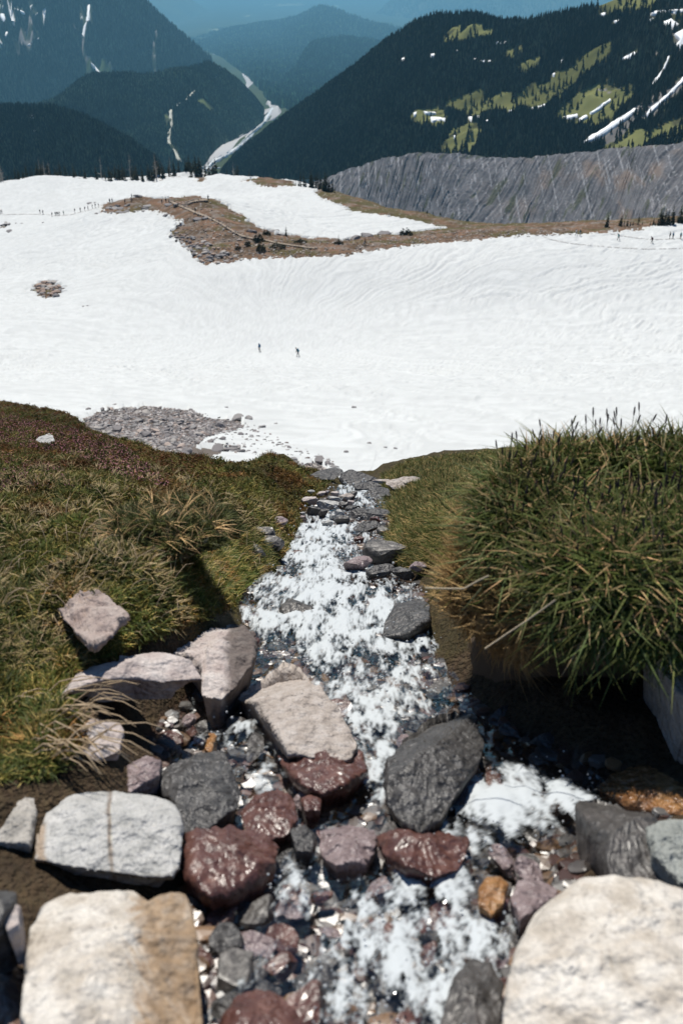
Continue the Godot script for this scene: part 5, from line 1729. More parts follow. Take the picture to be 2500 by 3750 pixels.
func stream_stones() -> void:
	var bump := ImageTexture.create_from_image(noise_image(512, 0.015, 5, 77))
	var pale := textured(ramp_tex(512, 0.008, 4, 12, [[0.0, Color(0.26, 0.23, 0.19)], [0.35, Color(0.40, 0.36, 0.31)], [0.6, Color(0.49, 0.46, 0.415)], [1.0, Color(0.57, 0.55, 0.51)]], 0.14, Color(0.28, 0.24, 0.19)), 2.2, 0.8, bump, 2.2, 0.35, true)
	var grey_pale := textured(ramp_tex(512, 0.010, 4, 22, [[0.0, Color(0.24, 0.24, 0.23)], [0.4, Color(0.33, 0.33, 0.32)], [1.0, Color(0.46, 0.455, 0.44)]], 0.18, Color(0.22, 0.19, 0.16)), 2.6, 0.7, bump, 2.2, 0.4, true)
	var pink := textured(ramp_tex(512, 0.008, 4, 32, [[0.0, Color(0.26, 0.21, 0.20)], [0.45, Color(0.36, 0.31, 0.29)], [1.0, Color(0.46, 0.43, 0.41)]], 0.14, Color(0.16, 0.11, 0.10)), 2.0, 0.75, bump, 2.2, 0.4, true)
	var tan := textured(ramp_tex(512, 0.012, 5, 42, [[0.0, Color(0.20, 0.17, 0.15)], [0.5, Color(0.33, 0.29, 0.26)], [1.0, Color(0.42, 0.39, 0.37)]], 0.2, Color(0.2, 0.17, 0.15)), 2.6, 0.8, bump, 2.2, 0.35, true)
	var slate := textured(ramp_tex(512, 0.010, 4, 52, [[0.0, Color(0.022, 0.021, 0.021)], [0.6, Color(0.05, 0.048, 0.047)], [1.0, Color(0.10, 0.097, 0.095)]], 0.06, Color(0.14, 0.13, 0.13)), 2.4, 0.5, bump, 2.2, 0.5, true)
	var red := textured(ramp_tex(512, 0.010, 4, 62, [[0.0, Color(0.035, 0.014, 0.011)], [0.5, Color(0.08, 0.034, 0.027)], [1.0, Color(0.16, 0.085, 0.068)]], 0.06, Color(0.24, 0.15, 0.12)), 2.6, 0.4, bump, 1.1, 0.45, true)
	red.clearcoat_enabled = true; red.clearcoat = 0.3; red.clearcoat_roughness = 0.22
	var wet := textured(ramp_tex(512, 0.012, 4, 72, [[0.0, Color(0.022, 0.020, 0.018)], [0.6, Color(0.045, 0.040, 0.036)], [1.0, Color(0.085, 0.075, 0.07)]]), 2.6, 0.58, bump, 1.1, 0.55, true)
	wet.clearcoat_enabled = true; wet.clearcoat = 0.2; wet.clearcoat_roughness = 0.3
	var mauve := textured(ramp_tex(512, 0.010, 4, 82, [[0.0, Color(0.10, 0.075, 0.075)], [0.5, Color(0.19, 0.145, 0.145)], [1.0, Color(0.28, 0.23, 0.23)]]), 2.6, 0.4, bump, 2.2, 0.45, true)
	var amber := textured(ramp_tex(512, 0.012, 4, 92, [[0.0, Color(0.14, 0.06, 0.02)], [0.5, Color(0.26, 0.13, 0.05)], [1.0, Color(0.34, 0.20, 0.09)]]), 3.0, 0.25, bump, 2.2, 0.5, true)
	# high slab and the boulder behind it, left of the cascade
	boulder([[480, 1415], [540, 1408], [565, 1440], [592, 1462], [588, 1500], [540, 1555], [510, 1578], [462, 1578], [462, 1535], [435, 1510], [380, 1490], [355, 1480], [390, 1445], [440, 1430]], 0.16, -0.03, 0.0, 0.3, pink, "pink_boulder", "speckled pink-grey boulder with a wet end painted dark as shade beside the white cascade", 0.03, 1.2, [[522, 900, Color(0.3, 0.28, 0.27), 16.0]])  # right end darkened: its shaded face is put into the tint
	boulder([[135, 1578], [165, 1538], [210, 1510], [270, 1520], [272, 1487], [350, 1490], [440, 1512], [465, 1538], [400, 1545], [350, 1548], [300, 1547], [225, 1558]], 0.27, 0.0, 0.03, 0.10, pink, "flat_slab", "pale pinkish slab jutting over a dark hollow by the dry grass", 0.015, 0.7, [], -0.4)
	boulder([[540, 1580], [600, 1540], [650, 1497], [690, 1510], [730, 1570], [780, 1620], [822, 1690], [805, 1722], [660, 1722], [610, 1650], [580, 1612]], 0.09, 0.12, 0.03, 0.24, tan, "tan_boulder", "flat tan boulder splitting the stream at the foot of the foam", 0.02, 0.8)
	boulder([[878, 1790], [890, 1730], [925, 1675], [965, 1640], [1015, 1606], [1070, 1602], [1098, 1632], [1112, 1690], [1100, 1742], [1060, 1790], [1015, 1848], [965, 1875], [922, 1860], [892, 1830]], 0.09, -0.05, 0.0, 0.30, slate, "black_boulder", "big charcoal boulder with a matt flat face below the grass mound", 0.03, 1.0)
	boulder([[330, 1795], [380, 1762], [450, 1732], [512, 1720], [535, 1760], [552, 1800], [548, 1832], [500, 1872], [430, 1905], [405, 1870], [392, 1835]], 0.07, 0.10, 0.03, 0.22, slate, "slate_boulder", "dark grey wedge of rock behind the pale striped block", 0.03, 1.2, [[500, 600, Color(2.2, 2.3, 2.4), 10.0]])
	boulder([[92, 1830], [105, 1812], [170, 1806], [260, 1803], [330, 1810], [382, 1822], [412, 1850], [422, 1890], [412, 1960], [395, 1985], [320, 1985], [245, 1975], [160, 1965], [72, 1945], [78, 1890]], 0.14, 0.02, 0.03, 0.17, grey_pale, "striped_block", "long pale grey block crossed by a cream quartz vein", 0.012, 0.6, [[256, 284, Color(1.5, 1.28, 1.08), 3.0], [248, 256, Color(0.5, 0.42, 0.36), 3.0], [72, 100, Color(0.75, 0.6, 0.48), 5.0]])
	boulder([[-80, 1780], [0, 1785], [50, 1790], [98, 1808], [92, 1840], [78, 1890], [68, 1935], [20, 1928], [-80, 1915]], 0.13, 0.0, 0.03, 0.18, grey_pale, "cracked_block", "wet speckled pale block cracked away from the striped one", 0.015, 0.8, [[-90, 92, Color(0.85, 0.8, 0.75), 6.0]])
	boulder([[48, 2420], [46, 2300], [52, 2200], [62, 2130], [95, 2070], [160, 2046], [240, 2040], [302, 2040], [338, 2060], [352, 2072], [375, 2052], [425, 2044], [442, 2080], [450, 2160], [458, 2260], [462, 2420]], 0.17, 0.03, 0.03, 0.24, pale, "cream_boulder", "large cream boulder turning rusty brown along its stream side", 0.02, 0.6, [[318, 500, Color(0.55, 0.42, 0.30), 34.0]])  # tinted browner towards the stream side
	boulder([[1150, 2460], [1155, 2330], [1165, 2240], [1185, 2165], [1210, 2105], [1265, 2050], [1330, 2012], [1400, 2006], [1470, 2012], [1568, 2038], [1650, 2080], [1700, 2200], [1700, 2460]], 0.18, 0.05, 0.03, 0.28, pale, "white_boulder", "large smooth off-white boulder beside the lower rapids", 0.05, 0.6, [[1100, 1800, Color(1.08, 1.1, 1.1), 0.0]])
	boulder([[414, 1960], [425, 1920], [470, 1900], [530, 1893], [600, 1900], [640, 1925], [632, 1980], [600, 2020], [540, 2052], [480, 2062], [425, 2020]], 0.06, -0.10, 0.03, 0.2, red, "wet_red_rock", "glossy wet red-brown rock against the end of the striped block", 0.06, 1.5)
	boulder([[642, 1728], [700, 1722], [770, 1722], [838, 1730], [845, 1770], [800, 1800], [740, 1815], [690, 1800], [660, 1765]], 0.04, 0.0, -0.1, 0.16, red, "maroon_rock", "wet maroon rock pinned under the tan boulder", 0.04, 1.6)
	boulder([[552, 1860], [580, 1830], [640, 1815], [672, 1830], [682, 1880], [660, 1905], [600, 1915], [565, 1900]], 0.04, 0.0, -0.05, 0.14, red, "small_maroon_rock", "small wet maroon rock above the glossy red one", 0.04, 1.5)
	boulder([[688, 1835], [710, 1825], [738, 1835], [735, 1858], [700, 1862]], 0.03, 0.0, 0.0, 0.08, red, "red_cobble", "single red cobble in the dark pool below the maroon rock", 0.015, 1.2)
	boulder([[868, 1915], [920, 1900], [1000, 1895], [1060, 1905], [1078, 1935], [1060, 1975], [1000, 2000], [930, 1990], [880, 1955]], 0.05, 0.0, -0.1, 0.16, red, "brick_red_rock", "wet brick-red rock with a dry stem below the charcoal boulder", 0.03, 1.6)
	boulder([[735, 1895], [800, 1880], [860, 1890], [868, 1940], [840, 1985], [770, 1985], [735, 1950]], 0.02, 0.0, 0.0, 0.12, mauve, "rosy_submerged_rock", "rosy rock just under the water beside the brick-red one", 0.02, 1.2)
	boulder([[665, 1905], [700, 1895], [728, 1920], [715, 1950], [680, 1945]], 0.03, 0.0, 0.0, 0.1, slate, "green_grey_cobble", "green-grey cobble between the red rock and the rosy one", 0.02, 1.2, [[600, 800, Color(2.0, 2.2, 1.7), 0.0]])
	boulder([[498, 2420], [505, 2340], [545, 2290], [600, 2268], [650, 2285], [690, 2330], [715, 2420]], 0.06, 0.0, 0.0, 0.2, red, "dull_red_rock", "dull red rock breaking the surface beside the cream boulder", 0.05, 1.4)
	boulder([[1098, 2040], [1115, 2015], [1150, 2012], [1168, 2030], [1155, 2070], [1130, 2088], [1100, 2075]], 0.05, 0.0, 0.0, 0.1, amber, "amber_cobble", "small amber cobble next to the mauve stone", 0.015, 1.0)
	boulder([[1172, 2060], [1190, 2020], [1240, 2008], [1282, 2025], [1275, 2060], [1230, 2095], [1195, 2112]], 0.06, 0.0, 0.0, 0.14, mauve, "mauve_stone", "flat mauve stone tucked against the off-white boulder", 0.015, 0.9)
	boulder([[1322, 1835], [1335, 1808], [1370, 1800], [1420, 1815], [1470, 1860], [1530, 1905], [1620, 1940], [1640, 2030], [1500, 2030], [1410, 2012], [1375, 1950], [1345, 1890]], 0.12, 0.0, 0.03, 0.34, wet, "black_wedge", "wet black wedge of rock behind the off-white boulder", 0.05, 1.1)
	boulder([[1480, 1900], [1530, 1880], [1640, 1890], [1660, 2000], [1568, 2010], [1500, 1960]], 0.15, 0.0, 0.0, 0.3, grey_pale, "spotted_grey_rock", "grey rock spotted with dark pits beside the black wedge", 0.03, 1.2, [[1400, 1700, Color(0.62, 0.66, 0.64), 0.0]])
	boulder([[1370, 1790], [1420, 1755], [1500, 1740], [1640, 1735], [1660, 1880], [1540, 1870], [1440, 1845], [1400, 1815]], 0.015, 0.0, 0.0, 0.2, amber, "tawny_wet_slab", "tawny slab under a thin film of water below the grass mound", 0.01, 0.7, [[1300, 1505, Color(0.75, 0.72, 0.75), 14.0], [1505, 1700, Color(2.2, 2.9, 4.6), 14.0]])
	boulder([[1478, 1480], [1510, 1462], [1568, 1450], [1660, 1440], [1660, 1640], [1600, 1620], [1540, 1560], [1500, 1510]], 0.30, 0.0, 0.0, 0.30, grey_pale, "leaning_grey_rock", "rough grey rock leaning out from under the grass mound", 0.03, 1.3)
	boulder([[1000, 2420], [1015, 2330], [1040, 2240], [1080, 2200], [1130, 2215], [1155, 2260], [1150, 2420]], 0.05, 0.0, 0.0, 0.16, wet, "dark_submerged_rock", "dark purple-black rock awash beside the off-white boulder", 0.03, 1.4, [[900, 1200, Color(1.6, 1.3, 1.5), 0.0]])
	boulder([[875, 1455], [885, 1420], [915, 1375], [955, 1355], [985, 1365], [990, 1420], [940, 1450]], 0.07, 0.25, 0.03, 0.25, slate, "upright_slate", "slate flake standing at the right edge of the cascade", 0.01, 0.8, [[860, 930, Color(2.6, 2.7, 2.7), 6.0]])
	boulder([[640, 1395], [660, 1375], [710, 1372], [735, 1390], [705, 1412], [660, 1412]], 0.03, 0.0, 0.0, 0.12, wet, "awash_rock", "black rock awash in the middle of the foam", 0.02, 1.2)
	boulder([[250, 1800], [290, 1760], [340, 1735], [372, 1745], [365, 1775], [330, 1800], [300, 1812]], -0.03, 0.0, 0.05, 0.14, mauve, "reddish_bank_rock", "reddish rock below the mossy stone on the left bank", 0.02, 1.2)
	boulder([[150, 1700], [175, 1645], [215, 1628], [260, 1640], [285, 1672], [270, 1710], [210, 1730]], -0.05, 0.0, 0.05, 0.12, pink, "mossy_bank_stone", "grey-pink stone half hidden by dry grass and moss", 0.02, 1.2)
	boulder([[88, 1310], [140, 1302], [200, 1338], [262, 1385], [292, 1415], [262, 1442], [215, 1462], [175, 1440], [130, 1392], [96, 1350]], -0.004, 0.0, 0.0, 0.06, pink, "weathered_pink_rock", "weathered pink rock lying in the turf of the left bank", 0.012, 1.8, [[0, 400, Color(0.74, 0.68, 0.65), 0.0]])
	boulder([[80, 1012], [100, 993], [113, 986], [122, 998], [128, 1014], [118, 1022]], -0.02, 0.0, 0.2, 0.12, grey_pale, "white_heather_stone", "pointed white stone among the pink heather", 0.01, 0.6)
	boulder([[-60, 2060], [0, 2038], [36, 2042], [32, 2075], [0, 2110], [-60, 2130]], 0.26, 0.0, 0.0, 0.14, slate, "blue_grey_cobble", "blue-grey cobble at the corner of the cream boulder", 0.02, 0.8, [[-90, 60, Color(3.6, 4.0, 4.3), 0.0]])
	boulder([[8, 2110], [30, 2075], [48, 2080], [42, 2118], [15, 2130]], 0.24, 0.0, 0.0, 0.1, pink, "pinkish_cobble", "small pinkish cobble between the blue-grey one and the cream boulder", 0.012, 0.8)
	boulder([[-60, 2140], [40, 2130], [60, 2200], [55, 2420], [-60, 2420]], 0.06, 0.0, 0.0, 0.2, mauve, "brown_rock", "low brown rock against the outer side of the cream boulder", 0.03, 1.0, [[-90, 90, Color(0.9, 0.75, 0.6), 0.0]])
	boulder([[470, 1720], [480, 1680], [492, 1678], [498, 1690], [486, 1730]], 0.05, 0, 0, 0.06, amber, "orange_pebble", "bright orange pebble in the glittering side pool", 0.01, 0.8)
	# the little dam of slabs higher up, the rocks along the cascade and the ledge where the stream tips over
	var S := [pink, grey_pale, slate, wet, mauve, tan, red]
	var fine_stones := []
	for i in 7: fine_stones.append(stone(300 + i * 5, 2, 8, 0.03))
	for i in 150:
		var py := rng.randf_range(2480, 3800)
		var d := -on_stream(1250, py).z
		var e := edges_at(d)
		var w := on_stream(1250, py)
		w.x = rng.randf_range(e.x - 0.03, e.y + 0.03)
		var kind := rng.randi() % 6
		var sc := rng.randf_range(0.022, 0.055)
		var o := mi(fine_stones[rng.randi() % 7], [red, wet, red, mauve, slate, wet][kind])
		o.basis = Basis(Vector3.UP, rng.randf() * TAU) * Basis(Vector3.RIGHT, rng.randf_range(-0.3, 0.3)) * Basis.from_scale(Vector3(sc, sc * rng.randf_range(0.5, 0.9), sc * rng.randf_range(0.7, 1.0)))
		o.position = w + Vector3.UP * rng.randf_range(-0.045, 0.0)
		put(o, "wet_cobble", ["wet red-brown cobble in the shallow lower stream", "wet black cobble in the shallow lower stream", "wet red-brown cobble in the shallow lower stream", "wet mauve cobble in the shallow lower stream", "wet slate-grey cobble in the shallow lower stream", "wet black cobble in the shallow lower stream"][kind], "rock", "wet cobbles of the lower stream")
	for q in [[95, 300, 70, 0.25, 1, "thin white flake standing at the top of the stone dam"], [95, 395, 135, 0.45, 0, "broad pink-grey slab at the left end of the stone dam"], [265, 435, 185, 0.3, 1, "long pale slab lying across the middle of the stone dam"], [330, 375, 90, 0.4, 1, "white angular stone behind the long pale slab of the dam"], [205, 325, 80, 0.4, 0, "pink stone on top of the stone dam"], [250, 310, 60, 0.5, 4, "mauve stone wedged at the top of the stone dam"], [330, 320, 70, 0.4, 0, "small pink slab near the heather end of the dam"], [430, 360, 130, 0.4, 5, "tan slab with a dark side at the right end of the dam"], [500, 340, 80, 0.8, 3, "black wet rock in the water at the dam's right end"], [385, 545, 100, 0.9, 1, "grey-topped block standing below the stone dam"], [400, 590, 120, 0.7, 3, "black wet block under the grey-topped one"],
			[130, 505, 110, 0.8, 3, "black wet rock under the left end of the dam"], [225, 525, 90, 0.9, 3, "dark rock in the gap of the dam"], [300, 550, 70, 0.7, 1, "bluish grey stone below the long pale slab"], [255, 610, 90, 0.4, 1, "white stone washed by the foam below the dam"], [500, 470, 120, 0.4, 2, "grey stone with black side in the current beside the dam"], [400, 440, 110, 0.6, 3, "black rock at the end of the long pale slab"], [480, 412, 60, 0.5, 0, "pinkish stone above the current"], [365, 490, 40, 0.6, 6, "small red stone in the dam"], [20, 520, 50, 0.6, 1, "white pebble at the grass edge of the dam"], [30, 560, 60, 0.6, 4, "mauve stone at the grass edge below the dam"],
			[660, 520, 320, 0.14, 2, "long dark slab lying across the stream"], [710, 580, 85, 0.7, 6, "red-brown rock below the long dark slab"], [640, 650, 220, 0.15, 2, "thin dark ledge with water sheeting over it"], [555, 770, 80, 0.5, 6, "small brown mossy rock in the rapids"], [800, 700, 120, 0.6, 3, "black rock at the foot of the right bank"], [550, 1035, 230, 0.6, 4, "wet mauve boulder at the foot of the right bank"], [830, 960, 380, 0.7, 3, "massive wet black rock under the mossy bank"], [780, 1095, 260, 0.3, 2, "wet slate ledge under the black rock"], [980, 1110, 180, 0.5, 2, "wedge of slate beside the straw edge"], [1130, 1060, 150, 0.6, 4, "shaded mauve rock beneath the straw"],
			[-380, 690, 150, 0.8, 3, "black rock under the mossy left bank"], [-330, 780, 200, 0.7, 3, "wet black boulder in the left bank by the foam"], [-420, 880, 180, 0.7, 3, "dark rock at the left edge of the foam"], [-40, 860, 90, 0.8, 6, "rusty rock at the left edge of the cascade"], [-230, 560, 120, 0.7, 4, "mauve rock in the bank above the cascade"],
			[560, 188, 300, 0.25, 2, "long dark rock at the lip where the stream tips over"], [770, 212, 150, 0.25, 5, "tan slab on the lip beside the dark one"], [950, 235, 280, 0.2, 5, "broad tan ledge on the right of the lip"], [1060, 200, 160, 0.2, 5, "flat tan rock at the top of the right bank"], [230, 150, 320, 0.15, 2, "grey ledge left of the lip"], [640, 255, 220, 0.15, 2, "wet grey shelf just below the lip"], [780, 330, 260, 0.15, 2, "smooth wet rock sheet below the tan ledge"]]:
		var px: float = 1100 + q[0] / 2.613
		var py: float = 1700 + q[1] / 2.613
		var w := on_fore(px, py)
		var lvl := on_stream(px, py)
		if lvl.y > w.y: w = lvl
		var s: float = q[2] / 2.613 / FOCAL * w.length() * 0.56
		if q[0] < 0:
			s *= 1.5
			w.y -= 0.06
		var o := mi(fine_stones[rng.randi() % 7], S[q[4]])
		o.basis = Basis(Vector3.UP, rng.randf_range(-0.4, 0.4) + (PI if rng.randf() < 0.5 else 0.0)) * Basis(Vector3.RIGHT, rng.randf_range(-0.1, 0.25)) * Basis.from_scale(Vector3(s, s * 1.3 * q[3] + 0.012, s * rng.randf_range(0.6, 0.9)))
		o.position = w + Vector3.UP * (s * q[3] * 0.45 + 0.03)
		put(o, "stream_rock", q[5], "rock")

func plants() -> void:
	var leafy := plant_mat(0.3, 0.35)
	var green0 := Color(0.030, 0.042, 0.012)
	var green1 := Color(0.085, 0.105, 0.035)
	var grass := [tuft(1, 16, 0.055, 0.0026, 0.014, 0.7, 0.12, green0, green1), tuft(2, 11, 0.06, 0.0034, 0.018, 0.9, 0.10, green0, Color(0.075, 0.09, 0.03))]
	var heath := [leaf_clump(3, 26, 0.016, Color(0.065, 0.06, 0.02), Color(0.12, 0.10, 0.04), Color(0.45, 0.30, 0.08), 0.04), leaf_clump(4, 26, 0.016, Color(0.08, 0.06, 0.03), Color(0.15, 0.095, 0.05), Color(0.36, 0.11, 0.15), 0.0),
		leaf_clump(5, 24, 0.016, Color(0.06, 0.05, 0.02), Color(0.10, 0.08, 0.03), Color(0.46, 0.20, 0.23), 0.45)]
	var left := [[-60, 1380], [150, 1410], [300, 1440], [640, 1540], [820, 1600], [1240, 1745], [1130, 1850], [1060, 1990], [1000, 2080], [900, 2140], [850, 2220], [700, 2270], [560, 2330], [420, 2390], [330, 2420], [200, 2560], [120, 2700], [-60, 2800]]
	var near_left := [[-60, 2050], [500, 1950], [800, 2100], [840, 2220], [560, 2330], [420, 2380], [330, 2420], [210, 2500], [300, 2700], [180, 2840], [-60, 2860]]
	var dull := func(w: Vector3) -> Color:
		var n := fbm.get_noise_2d(w.x * 1.5 + 3.0, w.z * 1.5)
		var q := fbm.get_noise_2d(w.x * 2.3 + 50.0, w.z * 2.3)
		var k := 1.25 + 0.95 * n
		var c := Color(1.05, 1.1, 0.7).lerp(Color(1.35, 0.9, 0.62), smoothstep(0.05, 0.4, q))
		c = c.lerp(Color(1.25, 1.25, 0.72), smoothstep(0.05, 0.4, -q))
		return Color(c.r * k, c.g * k, c.b * k)
	var rusty := func(_w: Vector3) -> Color: return Color(1.35, 0.8, 0.6) * rng.randf_range(0.6, 1.3)
	var pinkish := func(_w: Vector3) -> Color: return Color.WHITE * rng.randf_range(0.7, 1.2)
	scatter(left, 17000, heath[0], leafy, 0.6, 1.6, "bank_heather", "low dark heather matting the left bank", "heather", dull)
	scatter(left, 9000, heath[1], leafy, 0.6, 1.6, "bank_heather", "brownish heather between the green patches of the left bank", "heather", dull)
	scatter(near_left, 7000, heath[0], leafy, 0.6, 1.5, "bank_heather", "leafy ground cover on the near part of the left bank", "ground cover", dull)
	scatter([[-60, 1500], [160, 1545], [420, 1610], [560, 1720], [620, 1790], [420, 1740], [240, 1660], [-60, 1620]], 2600, heath[2], leafy, 0.8, 1.7, "pink_heather", "pink flowering heather trailing down the left bank", "heather", pinkish)
	scatter([[-60, 1640], [200, 1700], [320, 1790], [-60, 1800]], 700, heath[2], leafy, 0.7, 1.4, "pink_heather", "magenta heather patch on the left bank above the dry grass", "heather", pinkish)
	scatter([[-60, 1420], [300, 1480], [700, 1590], [900, 1680], [700, 1760], [300, 1720], [-60, 1700]], 4200, heath[1], leafy, 0.6, 1.5, "rusty_heather", "rusty brown heather on the upper slope of the left bank", "heather", rusty)
	var yellow := leaf_clump(8, 10, 0.014, Color(0.08, 0.09, 0.03), Color(0.12, 0.12, 0.04), Color(0.50, 0.30, 0.05), 0.6)
	scatter([[-60, 1800], [500, 1850], [700, 1950], [600, 2050], [-60, 2000]], 550, yellow, leafy, 0.6, 1.2, "yellow_flowers", "small yellow-orange flowers dotting the left bank", "flowers", dull)
	var in_green := func(w: Vector3, _q: Vector2) -> bool: return fbm.get_noise_2d(w.x * 1.1 + 30.0, w.z * 1.1) < -0.05
	scatter(left, 6500, grass[0], leafy, 0.5, 1.2, "bank_grass", "short green grass on the left bank", "grass", dull, in_green)
	scatter(near_left, 1700, grass[1], leafy, 0.5, 1.1, "bank_grass", "mixed green and dry grass near the slab on the left bank", "grass", dull)
	var patchy := func(w: Vector3, _q: Vector2) -> bool: return fbm.get_noise_2d(w.x * 2.6 + 12.0, w.z * 2.6) < 0.08
	var as_is := func(_w: Vector3) -> Color: return Color.WHITE * rng.randf_range(0.7, 1.25)
	var dry := tuft(31, 9, 0.07, 0.0032, 0.02, 1.0, 0.95, Color(0.3, 0.24, 0.14), Color(0.4, 0.32, 0.2))
	scatter([[-60, 1700], [300, 1640], [700, 1760], [1000, 1850], [1040, 2000], [860, 2200], [560, 2320], [200, 2480], [-60, 2500]], 2400, dry, leafy, 0.5, 1.2, "dry_tufts", "bleached tufts of dead grass between the green plants of the left bank", "dry grass", as_is, patchy)
	var silver := leaf_clump(9, 18, 0.013, Color(0.16, 0.18, 0.14), Color(0.30, 0.32, 0.27), Color(0.4, 0.4, 0.36), 0.1)
	scatter([[380, 1900], [640, 1900], [800, 2020], [820, 2180], [600, 2200], [420, 2060]], 520, silver, leafy, 0.6, 1.4, "silver_leaves", "pale silvery leaves on the hummock of the left bank", "ground cover", as_is)
	var cushion := leaf_clump(10, 60, 0.034, Color(0.030, 0.034, 0.012), Color(0.07, 0.075, 0.025), Color(0.4, 0.25, 0.06), 0.02)
	scatter(left, 1500, cushion, leafy, 0.45, 1.0, "cushion_plants", "dark cushions of low plants bulging from the left bank", "ground cover", dull, patchy)
	scatter([[640, 1950], [900, 1950], [1050, 2000], [1000, 2080], [900, 2140], [850, 2200], [700, 2100]], 900, grass[0], leafy, 0.7, 1.4, "bank_grass", "lush grass overhanging the left edge of the cascade", "grass", dull)
	var right := [[1400, 1740], [1500, 1690], [1900, 1640], [1900, 1760], [1700, 1900], [1600, 2050], [1540, 2080], [1440, 2060], [1420, 1980], [1440, 1900], [1400, 1850]]
	var bright := func(w: Vector3) -> Color:
		var k := 1.25 + 0.6 * fbm.get_noise_2d(w.x * 2.0, w.z * 2.0)
		return Color(k * 1.1, k, k * 0.8)
	scatter(right, 5500, grass[0], leafy, 0.6, 1.35, "bank_grass", "bright olive grass on the small right bank beyond the mound", "grass", bright)
	scatter(right, 3600, heath[0], leafy, 0.9, 1.8, "bank_heather", "mossy cushion plants on the small right bank", "heather", bright)
	# dry stems on the left
	var straw := matte(lin(0.40, 0.30, 0.19), 0.7)
	var stem_list := []
	for i in 60:
		var q := Vector2(rng.randf_range(20, 330), rng.randf_range(2560, 2800))
		var w := on_fore(q.x, q.y)
		var an := rng.randf_range(-0.9, 0.5)
		var l := rng.randf_range(0.08, 0.20)
		var d := Vector3(cos(an), 0, -sin(an))
		stem_list.append(tube([w, w + d * l * 0.4 + Vector3.UP * l * 0.35, w + d * l * 0.8 + Vector3.UP * l * 0.38, w + d * l * 1.1 + Vector3.UP * l * 0.25], [0.0022, 0.002, 0.0016, 0.0008], 5))
	put(mi(joined_tubes(stem_list), straw), "dry_grass", "tangle of bleached dry grass stems over the left bank stones", "dry grass", "", "stuff")
	var stem2 := []
	for i in 150:
		var q := in_outline([[0, 1900], [500, 1850], [900, 1900], [1000, 2050], [830, 2200], [560, 2320], [300, 2400], [0, 2300]])
		var w := on_fore(q.x, q.y)
		var an := rng.randf() * TAU
		var l := rng.randf_range(0.05, 0.13)
		var d := Vector3(cos(an), 0, sin(an))
		stem2.append(tube([w, w + d * l * 0.3 + Vector3.UP * l * 0.5, w + d * l * 0.7 + Vector3.UP * l * 0.7, w + d * l + Vector3.UP * l * 0.6], [0.0016, 0.0014, 0.0012, 0.0006], 4))
	put(mi(joined_tubes(stem2), straw), "dry_grass", "loose bleached stems scattered through the left bank turf", "dry grass", "", "stuff")
	turf_hummock()
	grass_mound()

